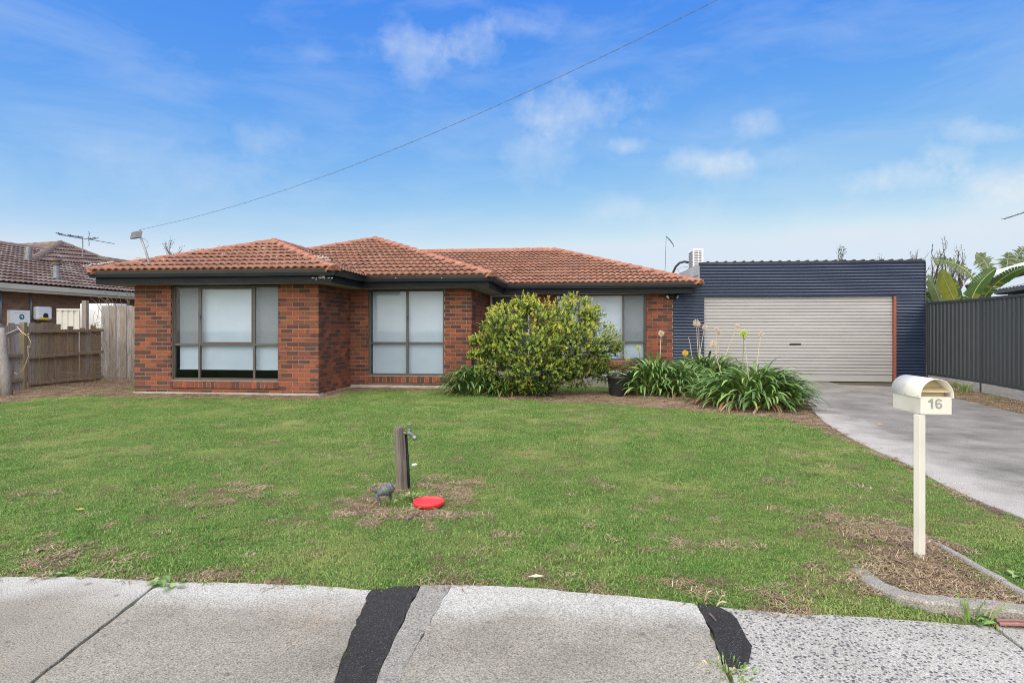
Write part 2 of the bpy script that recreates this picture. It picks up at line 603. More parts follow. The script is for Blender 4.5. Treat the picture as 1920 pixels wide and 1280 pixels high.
LEAF = [mat('shrub_leaf_%s' % n, a, b, scale=4, rough=0.5, spec=0.35, trans=0.25) for n, a, b in (
    ('deep', (.034, .066, .018), (.026, .052, .016)), ('green', (.125, .205, .030), (.090, .155, .026)), ('lime', (.31, .40, .045), (.235, .32, .036)),
    ('gold', (.60, .53, .085), (.46, .44, .065)), ('bronze', (.30, .20, .065), (.22, .15, .05)))]
BARK = mat('bark', (.12, .095, .075), (.07, .055, .045), scale=20, rough=0.95, bump=0.4)
TWIG = mat('dry_twig', (.17, .13, .10), (.11, .082, .064), scale=20, rough=0.95)
PADDLE = [mat('paddle_leaf_%s' % n, a, b, scale=7, rough=0.45, spec=0.4, trans=0.25) for n, a, b in (
    ('green', (.075, .14, .032), (.055, .11, .03)), ('yellow', (.24, .24, .035), (.15, .19, .035)), ('pale', (.17, .21, .10), (.12, .165, .075)))]
RIBM = mat('leaf_midrib', (.34, .38, .16), (.27, .31, .12), scale=10, rough=0.6)
CABLE = mat('black_cable', (.10, .11, .13), (.13, .14, .165), scale=10, rough=0.7)
ASPHALT = concrete('asphalt', (.032, .0315, .031), (.021, .021, .021), 140, (.034, .034, .035), 0.42)
PATH_A = concrete('footpath_concrete', (.275, .258, .216), (.180, .166, .136), 80, (.10, .095, .088), 0.34, warm=(.28, .21, .145), edge=(.385, .382, .352))
PATH_B = concrete('footpath_exposed_stone', (.37, .365, .335), (.28, .274, .246), 56, (.06, .062, .066), 0.72)
PATH_C = concrete('footpath_washed_edge', (.25, .24, .215), (.20, .188, .165), 70, (.11, .108, .10), 0.95)
DRIVE = concrete('driveway_concrete', (.238, .228, .206), (.118, .113, .104), 130, (.08, .077, .073), 0.16, warm=(.16, .142, .128), side=(.36, .345, .32))
KERB = concrete('kerb_concrete', (.31, .295, .265), (.22, .205, .182), 100, (.15, .14, .13), 0.18)
ROAD = concrete('road_asphalt', (.075, .075, .078), (.055, .055, .058), 90, (.12, .12, .12), 0.2)
SOIL_JOINT = mat('joint_dirt', (.055, .045, .035), (.09, .075, .055), scale=60, rough=1)
GROUND = mat('far_ground', (.085, .105, .04), (.11, .09, .055), scale=1.3, rough=1)


def mat_glass():
    m = bpy.data.materials.new('window_glass')
    m.use_nodes = True
    N, L = m.node_tree.nodes, m.node_tree.links
    N.remove(N['Principled BSDF'])
    tr = N.new('ShaderNodeBsdfTransparent')
    tr.inputs[0].default_value = (.90, .925, .95, 1)
    gl = N.new('ShaderNodeBsdfGlossy')
    gl.inputs['Roughness'].default_value = 0.03
    fr = N.new('ShaderNodeFresnel')
    fr.inputs[0].default_value = 1.20
    ad = N.new('ShaderNodeMath')
    ad.operation = 'ADD'
    ad.inputs[1].default_value = 0.01
    L.new(fr.outputs[0], ad.inputs[0])
    mx = N.new('ShaderNodeMixShader')
    L.new(ad.outputs[0], mx.inputs[0])
    L.new(tr.outputs[0], mx.inputs[1])
    L.new(gl.outputs[0], mx.inputs[2])
    L.new(mx.outputs[0], N['Material Output'].inputs[0])
    return m


GLASS = mat_glass()


def mat_flyscreen():
    m = bpy.data.materials.new('fly_screen')
    m.use_nodes = True
    N, L = m.node_tree.nodes, m.node_tree.links
    p = N['Principled BSDF']
    p.inputs['Base Color'].default_value = (.10, .10, .10, 1)
    p.inputs['Roughness'].default_value = .8
    tr = N.new('ShaderNodeBsdfTransparent')
    mx = N.new('ShaderNodeMixShader')
    mx.inputs[0].default_value = .38
    L.new(tr.outputs[0], mx.inputs[1])
    L.new(p.outputs[0], mx.inputs[2])
    L.new(mx.outputs[0], N['Material Output'].inputs[0])
    return m


FLY = mat_flyscreen()

# ------------------------------------------------------------------ ground shapes (all measured on the ground plane)
def gpoly(pts):
    return [G(u, v) for (u, v) in pts]


def densify(poly, step, jit, closed=True, keep=()):
    out = []
    n = len(poly)
    for i in range(n if closed else n - 1):
        a, b = Vector(poly[i][:2]), Vector(poly[(i + 1) % n][:2])
        k = max(1, int((b - a).length / step)) if i not in keep else 1
        nrm = Vector((-(b - a).y, (b - a).x))
        if nrm.length: nrm.normalize()
        for q in range(k):
            p = a.lerp(b, q / k)
            if q: p += nrm * random.uniform(-jit, jit)
            out.append((p.x, p.y))
    if not closed: out.append(tuple(poly[-1][:2]))
    return out


def inside(poly, X, Y):
    r = np.zeros(X.shape, bool)
    n = len(poly)
    for i in range(n):
        x0, y0 = poly[i][0], poly[i][1]
        x1, y1 = poly[(i + 1) % n][0], poly[(i + 1) % n][1]
        c = ((y0 > Y) != (y1 > Y))
        with np.errstate(divide='ignore', invalid='ignore'):
            r ^= c & (X < (x1 - x0) * (Y - y0) / (y1 - y0) + x0)
    return r


def seg_dist(poly, X, Y, closed=False):
    d = np.full(X.shape, 1e9)
    n = len(poly)
    for i in range(n if closed else n - 1):
        ax, ay = poly[i][0], poly[i][1]
        bx, by = poly[(i + 1) % n][0], poly[(i + 1) % n][1]
        L2 = (bx - ax) ** 2 + (by - ay) ** 2 + 1e-12
        t = np.clip(((X - ax) * (bx - ax) + (Y - ay) * (by - ay)) / L2, 0, 1)
        d = np.minimum(d, np.hypot(X - ax - t * (bx - ax), Y - ay - t * (by - ay)))
    return d


def vnoise(X, Y, s, seed=0):
    """smooth value noise"""
    r = np.random.default_rng(seed)
    T = r.random((64, 64))
    x, y = X * s + 300, Y * s + 300
    i, j = np.floor(x).astype(int), np.floor(y).astype(int)
    fx, fy = x - i, y - j
    fx, fy = fx * fx * (3 - 2 * fx), fy * fy * (3 - 2 * fy)
    g = lambda a, b: T[a % 64, b % 64]
    return (g(i, j) * (1 - fx) + g(i + 1, j) * fx) * (1 - fy) + (g(i, j + 1) * (1 - fx) + g(i + 1, j + 1) * fx) * fy


PATH_EDGE = [G(u, v) for u, v in ((-700, 1062), (-200, 1073), (0, 1080), (150, 1080), (290, 1088), (420, 1090), (560, 1094), (700, 1104), (790, 1096), (900, 1098), (1010, 1103),
                                  (1100, 1112), (1200, 1120), (1300, 1132), (1390, 1148), (1480, 1148), (1580, 1152), (1700, 1160), (1860, 1172), (1960, 1180), (2400, 1205))]
DRIVE_L = [G(u, v) for u, v in ((1480, 716), (1506, 738), (1520, 765), (1545, 790), (1585, 815), (1640, 843), (1700, 868), (1760, 903), (1845, 942), (1920, 970), (2050, 1030), (2300, 1150), (2420, 1210))]
DRIVE_R = [G(u, v) for u, v in ((1742, 727), (1790, 745), (1855, 761), (1920, 776), (2050, 806), (2420, 890), (3300, 1090))]
BED = gpoly([(1540, 985), (1575, 970), (1640, 972), (1700, 988), (1755, 1018), (1830, 1065), (1920, 1118), (2010, 1165), (2000, 1176), (1920, 1150), (1800, 1130), (1690, 1122), (1650, 1105), (1610, 1060), (1570, 1020)])
HX0, HX1, HX2, HX3 = -8.908, -5.021, -2.278, 2.42
Y1, Y2, Y3 = 11.133, 12.772, 15.285
GX1 = 8.335
FOOT = [(HX0, Y1), (HX1, Y1), (HX1, Y2), (HX2, Y2), (HX2, 13.4), (1.5, 13.4), (1.5, Y3), (9.5, Y3), (9.5, 30), (HX0, 30)]
LAWN = [tuple(p[:2]) for p in PATH_EDGE] + [tuple(p[:2]) for p in DRIVE_L[::-1]] + [(HX3, Y3), (HX0, Y3 + 3), (-13.2, 16), (-13.2, 9), (-12, 3.2)]
VERGE_R = [tuple(p[:2]) for p in DRIVE_R] + [(9.2, 2.0), (8.7, 15.3)]

MULCH = [gpoly(q) for q in (
    [(940, 742), (1040, 738), (1140, 735), (1290, 745), (1500, 760), (1522, 768), (1600, 815), (1560, 812), (1470, 786), (1380, 778), (1250, 764), (1120, 756), (1000, 752), (930, 748)],
    [(-400, 700), (252, 712), (252, 744), (150, 740), (70, 748), (0, 758), (-400, 790)],
    [(252, 739), (599, 741), (656, 723), (850, 722), (850, 731), (660, 733), (604, 750), (400, 746), (252, 746)])]
PATCH = [  # bare or dead spots in the lawn (photo u, v, half sizes, strength)
    (685, 955, 50, 20, 1.0), (720, 912, 38, 11, .8), (850, 914, 60, 13, .8), (890, 912, 34, 10, .7), (790, 962, 66, 11, .75), (860, 938, 30, 9, .6),
    (370, 928, 95, 20, .6), (420, 915, 50, 10, .5), (120, 1040, 85, 18, .75), (160, 1060, 110, 14, .5), (300, 1040, 40, 10, .35), (1200, 952, 45, 12, .5), (1295, 1100, 60, 14, .5), (1480, 1120, 90, 25, .6),
    (1010, 1080, 60, 12, .35), (560, 1062, 60, 12, .35), (1540, 985, 50, 25, .6), (1600, 1100, 60, 35, .55), (1090, 905, 40, 8, .3), (520, 985, 60, 10, .3), (860, 1040, 60, 10, .25), (1330, 1020, 60, 12, .35),
    (1150, 1040, 90, 10, .3), (1560, 880, 50, 8, .35), (1480, 850, 60, 7, .3), (240, 850, 80, 6, .25), (980, 800, 90, 5, .25), (1640, 930, 40, 14, .35), (60, 930, 60, 10, .3)]


def soil(X, Y):
    """0 = turf, 1 = bare litter"""
    u, v = project(X, Y, np.zeros_like(X))
    n1, n2 = vnoise(X, Y, 3.1, 1) - .5, vnoise(X, Y, 9.0, 2) - .5
    s = np.zeros_like(X)
    for (a, b, ru, rv, k) in PATCH:
        r = np.sqrt(((u - a) / ru) ** 2 + ((v - b) / rv) ** 2) + n1 * 1.1 + n2 * 1.5
        s = np.maximum(s, (k * .85 if k > .55 and 660 < a < 920 else k * .46) * np.clip(1.35 - r, 0, 1))
    for q in MULCH:
        d = seg_dist(q, X, Y, True)
        sd_ = np.where(inside(q, X, Y), d, -d)
        s = np.maximum(s, np.clip(.5 + (sd_ + n1 * .35 + n2 * .3) / .22, 0, 1))
    d = seg_dist(BED, X, Y, True)
    sd_ = np.where(inside(BED, X, Y), d, -d)
    s = np.maximum(s, np.clip(.42 + (u - 1600) / 170 * .5, .42, .93) * np.clip(.6 + (sd_ + n2 * .25 + n1 * .1) / .18, 0, 1))
    d = seg_dist(DRIVE_L, X, Y)
    s = np.maximum(s, .8 * np.clip(1.0 - (d + n1 * .25 + n2 * .16) / .10, 0, 1))
    d = seg_dist(PATH_EDGE, X, Y)
    s = np.maximum(s, .55 * np.clip(1.0 - (d + n1 * .2 + n2 * .1) / .06, 0, 1))
    inv = inside(VERGE_R, X, Y)
    s = np.where(inv, np.clip(.95 - np.clip((n1 - .1) * 2.2, 0, .8), 0, 1), s)
    s = np.maximum(s, np.clip((vnoise(X, Y, 1.7, 5) - .72) * .6, 0, .10))
    return np.clip(s, 0, 1)


# far ground and road
b = MB()
b.poly([(-300, -200, -.14), (300, -200, -.14), (300, 500, -.14), (-300, 500, -.14)])
tag(b.build('ground', GROUND), 'flat ground reaching to the horizon', 'ground', kind='structure')
b = MB()
b.box(-60, 60, -9.0, 1.25, -.13, -.09)
tag(b.build('road', ROAD), 'asphalt road in front of the footpath', 'road', kind='structure')

# lawn: a fine sheet whose colour follows where turf has worn away
nx, ny = 300, 190
gx = np.linspace(-13.6, 9.4, nx)
gy = np.linspace(1.9, 16.5, ny)
GXX, GYY = np.meshgrid(gx, gy)
S = soil(GXX, GYY)
inl = inside(LAWN, GXX, GYY) | inside(VERGE_R, GXX, GYY)
edge = np.clip(np.minimum(seg_dist(PATH_EDGE, GXX, GYY), seg_dist(DRIVE_L, GXX, GYY)) / .25, 0, 1)
inbed = inside(BED, GXX, GYY)
ZZ = np.where(inl, -.014 + .022 * edge * (vnoise(GXX, GYY, 2.2, 8) * .6 + vnoise(GXX, GYY, 5.5, 9) * .4), -.016)
me = bpy.data.meshes.new('lawn')
vv = np.stack([GXX, GYY, ZZ], -1).reshape(-1, 3)
idx = np.arange(nx * ny).reshape(ny, nx)
fq = np.stack([idx[:-1, :-1], idx[:-1, 1:], idx[1:, 1:], idx[1:, :-1]], -1).reshape(-1, 4)
me.from_pydata(vv.tolist(), [], fq.tolist())
at_ = me.attributes.new('soil', 'FLOAT', 'POINT')
at_.data.foreach_set('value', S.reshape(-1).astype(np.float32))
me.polygons.foreach_set('use_smooth', [True] * len(me.polygons))
LAWNM = mat('lawn_soil', (.075, .115, .030), (.11, .125, .042), scale=30, rough=1.0, bump=0.8, bscale=90, spec=0.1)
N_, L_, P_ = nodes_of(LAWNM)
an = N_.new('ShaderNodeAttribute')
an.attribute_name = 'soil'
ge = N_.new('ShaderNodeNewGeometry')
nb = N_.new('ShaderNodeTexNoise')
nb.inputs['Scale'].default_value = 22
nb.inputs['Detail'].default_value = 6
nb.inputs['Roughness'].default_value = .7
L_.new(ge.outputs['Position'], nb.inputs[0])
rmp = N_.new('ShaderNodeValToRGB')
rmp.color_ramp.elements[0].position = .32
rmp.color_ramp.elements[0].color = (.075, .045, .028, 1)
rmp.color_ramp.elements[1].position = .68
rmp.color_ramp.elements[1].color = (.30, .20, .13, 1)
L_.new(nb.outputs[0], rmp.inputs[0])
mxs = N_.new('ShaderNodeMix')
mxs.data_type = 'RGBA'
L_.new(an.outputs['Fac'], mxs.inputs[0])
L_.new(P_.inputs['Base Color'].links[0].from_socket, mxs.inputs[6])
L_.new(rmp.outputs[0], mxs.inputs[7])
L_.new(mxs.outputs[2], P_.inputs['Base Color'])
me.materials.append(LAWNM)
tag(link('lawn', me), 'front lawn soil sheet with worn bare patches', 'lawn', kind='structure')

# footpath: separate slabs with open joints and two asphalt strips
fp = thing('footpath', 'rough concrete footpath of separate slabs along the front of the lawn', 'footpath', (0, 2, 0))
tag(fp, kind='structure')
J1 = [(300, 1090), (178, 1185), (57, 1280), (-110, 1412), (-420, 1660)]
A_L = [(697, 1104), (676, 1150), (655, 1195), (638, 1240), (625, 1281), (588, 1400), (500, 1660)]
A_R = [(789, 1097), (762, 1150), (737, 1203), (720, 1240), (705, 1281), (665, 1390), (570, 1660)]
S3_R = [(1306, 1132), (1325, 1170), (1343, 1215), (1358, 1255), (1370, 1285), (1410, 1390), (1500, 1660)]
J5 = [(1862, 1172), (1890, 1193), (1925, 1219), (2050, 1310), (2500, 1660)]


def shift(line, du):
    return [(u + du * (v - 614) / 500.0, v) for u, v in line]


def slab(pts, material, jit, keep=(), z=0.0, name='slab'):
    q = densify(gpoly(pts), .05, jit, keep=keep)
    m_ = MB()
    m_.prism(q, -.10, z)
    return m_.build(name, material, fp, fix=True, bevel=.004)


slab([(-700, 1062), (0, 1080), (150, 1080), (290, 1088)] + shift(J1, -3) + [(-1500, 1660)], PATH_A, .004, z=.0)
slab(shift(J1, 3)[::-1] + [(420, 1090), (560, 1094)] + A_L, PATH_A, .006, z=-.002)
A_R2 = [(846, 1097), (816, 1150), (786, 1203), (766, 1240), (748, 1281), (700, 1390), (600, 1660)]
slab(A_R[::-1] + A_R2, PATH_C, .007, z=.004)
slab(A_R2[::-1] + [(900, 1098), (1010, 1103), (1100, 1112), (1200, 1120)] + S3_R, PATH_A, .006, z=.004)
s4 = [(u + 10, v) for u, v in S3_R]
slab(s4[::-1] + [(1390, 1140), (1480, 1148), (1580, 1152), (1700, 1160)] + shift(J5, -3), PATH_B, .004, z=-.002)
slab(shift(J5, 3)[::-1] + [(1960, 1180), (2400, 1205), (3400, 1660)], PATH_B, .004, z=.0)
ap = slab([(u + 1, v) for u, v in A_L][::-1] + [(u - 1, v) for u, v in A_R], ASPHALT, .013, z=.003, name='asphalt_strip')
slab([(1308, 1130), (1345, 1136), (1372, 1150), (1388, 1172), (1400, 1196), (1408, 1222), (1403, 1243), (1386, 1253), (1362, 1247), (1346, 1215), (1328, 1170)], ASPHALT, .012, z=.004, name='asphalt_patch')
m_ = MB()
m_.poly([(p[0], p[1], -.022) for p in gpoly([(-700, 1068), (2400, 1210), (3400, 1660), (-1500, 1660)])][::-1])
m_.build('joint_bed', SOIL_JOINT, fp)

# driveway in three pours
dv = thing('driveway', 'grey concrete driveway running to the garage door', 'driveway', (6, 10, 0))
tag(dv, kind='structure')


def curve_at(line, y):
    for a, c in zip(line[:-1], line[1:]):
        if (a[1] - y) * (c[1] - y) <= 0 and abs(a[1] - c[1]) > 1e-6:
            t = (y - a[1]) / (c[1] - a[1])
            return a[0] + (c[0] - a[0]) * t
    return line[-1][0]


JY = [Y3 - .02, G(1750, 804)[1], G(1850, 907)[1], 2.25]
for i in range(3):
    ya, yb = JY[i], JY[i + 1]
    ya, yb = (ya - (.009 if i else 0)), (yb + (.009 if i < 2 else 0))
    lp = [(curve_at(DRIVE_L, y), y) for y in np.linspace(ya, yb, 24)]
    rp = [(curve_at(DRIVE_R, y), y) for y in np.linspace(yb, ya, 12)]
    m_ = MB()
    m_.prism(lp + rp, -.10, 0.0)
    m_.build('slab', DRIVE, dv, fix=True, bevel=.005)
m_ = MB()
m_.poly([(curve_at(DRIVE_L, Y3 - .1), Y3 - .1, -.012), (curve_at(DRIVE_L, 2.3), 2.3, -.012), (curve_at(DRIVE_R, 2.3), 2.3, -.012), (8.7, Y3 - .1, -.012)])
m_.build('joint_bed', SOIL_JOINT, dv, fix=True)


# kerbs round the letterbox bed
def kerb(name, line, w, z0, z1, label, cutlen=.9):
    k = thing(name, label, 'kerb', tuple(line[0][:2]) + (0,))
    k['kind'] = 'structure'
    # resample and sweep in separate lengths
    pts = [Vector(p[:2]) for p in densify(line, .06, .004, closed=False)]
    seg, acc = [pts[0]], 0
    pieces = []
    for a, c in zip(pts[:-1], pts[1:]):
        acc += (c - a).length
        seg.append(c)
        if acc > cutlen:
            pieces.append(seg)
            seg, acc = [c + (c - a).normalized() * .008], 0
    if len(seg) > 1: pieces.append(seg)
    for sg in pieces:
        if len(sg) < 2: continue
        m_ = MB()
        vs, fs = [], []
        for i, p in enumerate(sg):
            d = (sg[min(i + 1, len(sg) - 1)] - sg[max(i - 1, 0)]).normalized()
            n_ = Vector((-d.y, d.x)) * w / 2
            zt = z1 * min(1, -.1 + 1.7 * (p - pts[0]).length) + random.uniform(-.003, .003)
            for (q, z) in ((p - n_, z0), (p - n_ * .92, zt - .012), (p - n_ * .7, zt), (p + n_ * .7, zt), (p + n_ * .92, zt - .012), (p + n_, z0)):
                vs.append((q.x, q.y, z))
        for i in range(len(sg) - 1):
            for j in range(5):
                fs.append((i * 6 + j, i * 6 + j + 1, i * 6 + 7 + j, i * 6 + 6 + j))
        fs += [tuple(range(6)), tuple((len(sg) - 1) * 6 + j for j in range(5, -1, -1))]
        m_.add(vs, fs)
        m_.build('kerb_stone', KERB, k, fix=True)
    return k


kerb('garden_kerb', [G(u, v) for u, v in ((1672, 983), (1700, 990), (1752, 1018), (1830, 1064), (1920, 1117), (2020, 1172))], .045, -.05, .022, 'thin concrete edging behind the letterbox along the lawn')
kerb('front_kerb', [G(u, v) for u, v in ((1600, 1052), (1622, 1078), (1648, 1103), (1690, 1126), (1740, 1138), (1800, 1146), (1860, 1152), (1920, 1160), (2060, 1176))], .10, -.08, .055, 'thick concrete kerb between mailbox bed and footpath', 1.3)

# ------------------------------------------------------------------ brick house
M_ = 0.355                      # roof pitch
OV = 0.5605                     # gutter overhang
ZG = 2.41
SOF = 2.175                     # soffit level
house = thing('brick_house', 'single storey orange red brick house with terracotta tiled hip roof', 'house', (-4, 15, 0))
BL, BH = .23, .076
CO = SOF / 25.0                 # course height
bmesh_cache = {}


def brick_mesh(L, h, depth, tone):
    key = (round(L, 2), round(h, 3), round(depth, 3), tone)
    if key not in bmesh_cache:
        m_ = MB()
        l, d2, hh = key[0] / 2, key[2], key[1] / 2
        c = .004
        # front face slightly eased at the arrises (front is -Y)
        m_.add([(-l, 0, -hh), (l, 0, -hh), (l, 0, hh), (-l, 0, hh), (-l, -d2 + c, -hh), (l, -d2 + c, -hh), (l, -d2 + c, hh), (-l, -d2 + c, hh),
                (-l + c, -d2, -hh + c), (l - c, -d2, -hh + c), (l - c, -d2, hh - c), (-l + c, -d2, hh - c)],
               [(8, 9, 10, 11), (4, 5, 9, 8), (5, 6, 10, 9), (6, 7, 11, 10), (7, 4, 8, 11), (0, 1, 5, 4), (1, 2, 6, 5), (2, 3, 7, 6), (3, 0, 4, 7)])
        bmesh_cache[key] = m_.mesh('brick', BRICK[tone])
    return bmesh_cache[key]


def pick_tone():
    return random.choices(range(5), (.20, .33, .25, .15, .07))[0]


brick_budget = [300]


def brick_wall(part, org, ang, length, z_top, holes, singles=False, tones=pick_tone, mats=BRICK, course=CO, phase=0):
    """bricks on the face of a wall; org is the left end of the face, ang the turn about Z (0 = faces -Y)"""
    ca, sa = math.cos(ang), math.sin(ang)
    base = wloc(part)
    rest = MB()
    n = int(round(z_top / course))
    for r in range(n):
        z = (r + .5) * course
        x = -(.12 if (r + phase) % 2 else 0.0)
        spans = []
        while x < length:
            a, c = max(x, 0), min(x + .23, length)
            x += .24
            cuts = [(a, c)]
            for (h0, h1, z0, z1) in holes:
                if z0 - .02 < z < z1 + .02:
                    nc = []
                    for (p, q) in cuts:
                        if q <= h0 or p >= h1:
                            nc.append((p, q))
                        else:
                            if p < h0 - .03: nc.append((p, h0))
                            if q > h1 + .03: nc.append((h1, q))
                    cuts = nc
            spans += [(p, q) for p, q in cuts if q - p > .03]
        for (p, q) in spans:
            t = tones()
            L = q - p
            cx = (p + q) / 2
            proud = random.uniform(.004, .009)
            loc = Vector((org[0] + ca * cx, org[1] + sa * cx, z))
            if singles and brick_budget[0] > 0 and L > .08:
                me_ = brick_mesh(L, BH, .03, t)
                nrm = Vector((sa, -ca, 0))
                link('brick', me_, part, loc + nrm * (proud - .03) - base, (random.uniform(-.004, .004), random.uniform(-.006, .006), ang))
                brick_budget[0] -= 1
            else:
                ux, uy = Vector((ca, sa, 0)), Vector((-sa, ca, 0))
                rest.obox(loc + uy * (.012 - proud), ux * L / 2, uy * .012, Vector((0, 0, course * .442)), t)
    if rest.v:
        rest.build('brickwork', mats, part, kind='stuff')


def shell(name, x0, x1, y, holes, z1=SOF, thick=.11):
    """the mortar body of a wall that faces -Y, with window openings, made of butted pieces"""
    m_ = MB()
    xs = sorted({x0, x1, *[h[0] for h in holes], *[h[1] for h in holes]})
    for a, c in zip(xs[:-1], xs[1:]):
        mid = (a + c) / 2
        hs = [h for h in holes if h[0] < mid < h[1]]
        if not hs:
            m_.box(a, c, y, y + thick, 0, z1)
        else:
            h = hs[0]
            if h[2] > .01: m_.box(a, c, y, y + thick, 0, h[2])
            if h[3] < z1 - .01: m_.box(a, c, y, y + thick, h[3], z1)
    return m_.build(name, MORTAR, house)


# window openings (x0, x1, z0, z1) measured from the photograph on each wall plane
W1 = (PY(321, 620, Y1).x, PY(522, 620, Y1).x, PY(420, 713, Y1).z, SOF)
W2 = (PY(690.5, 620, Y2).x, PY(833, 620, Y2).x, PY(760, 704, Y2).z, SOF)
W3 = (PY(1043, 600, Y3).x, PY(1212, 600, Y3).x, .50, PY(1150, 551, Y3).z)
D3 = (PY(919, 600, Y3).x, PY(993, 600, Y3).x, .25, SOF)
SILL = .150
wall1 = shell('wall', HX0, HX1, Y1, [W1])
wall1['label'] = 'front brick wall of the left projecting room'
h1 = (W1[0] - HX0, W1[1] - HX0, W1[2] - SILL + .03, W1[3])
brick_wall(wall1, (HX0, Y1), 0, HX1 - HX0, SOF, [h1], True)
wall2 = shell('wall', HX1, HX2, Y2, [W2])
wall2['label'] = 'brick wall round the middle window'
h2 = (W2[0] - HX1, W2[1] - HX1, W2[2] - SILL + .03, W2[3])
brick_wall(wall2, (HX1, Y2), 0, HX2 - HX1, SOF, [h2], True)
wall3 = shell('wall', HX2, HX3, Y3, [D3, W3])
wall3['label'] = 'brick wall with the front door and right window'
brick_wall(wall3, (HX2, Y3), 0, HX3 - HX2, SOF, [(D3[0] - HX2, D3[1] - HX2, 0, 9), (W3[0] - HX2, W3[1] - HX2, W3[2] - SILL, W3[3])], True)
m_ = MB()
m_.box(HX1 - .11, HX1, Y1 + .11, Y2, 0, SOF)
wr1 = m_.build('wall', MORTAR, house)
brick_wall(wr1, (HX1, Y1), math.pi / 2, Y2 - Y1, SOF, [], False, phase=1)
m_ = MB()
m_.box(HX2 - .11, HX2, Y2 + .11, Y3, 0, SOF)
wr2 = m_.build('wall', MORTAR, house)
brick_wall(wr2, (HX2, Y2), math.pi / 2, Y3 - Y2, SOF, [], False, phase=1)
m_ = MB()   # side and rear walls, out of sight of the photograph
m_.box(HX0, HX0 + .11, Y1 + .11, 21.6, 0, SOF)
m_.box(HX0 + .11, HX3, 21.5, 21.6, 0, SOF)
m_.box(HX3 - .11, HX3, Y3 + .11, 21.5, 0, SOF)
wr3 = m_.build('wall', MORTAR, house)
brick_wall(wr3, (HX0, 21.6), -math.pi / 2, 21.6 - Y1, SOF, [], False, phase=1)
m_ = MB()   # concrete edge of the floor slab
for (a, c, y, z) in ((HX0 - .02, HX1 + .02, Y1 - .025, .035), (HX1 + .02, HX2 + .02, Y2 - .03, .06)):
    m_.box(a, c, y, y + .2, -.05, z * random.uniform(.9, 1.1))
m_.box(HX1 - .1, HX1 + .022, Y1 + .18, Y2 - .03, -.05, .02)
m_.build('slab_edge', SLAB_EDGE, house)
m_ = MB()
m_.box(HX2 + .002, 1.45, 13.4, Y3 - .002, -.05, .25)
m_.box(1.45, HX3 - .02, Y3 - .12, Y3 - .002, -.05, .16)
m_.build('porch_slab', SLAB_EDGE, house, bevel=.012)


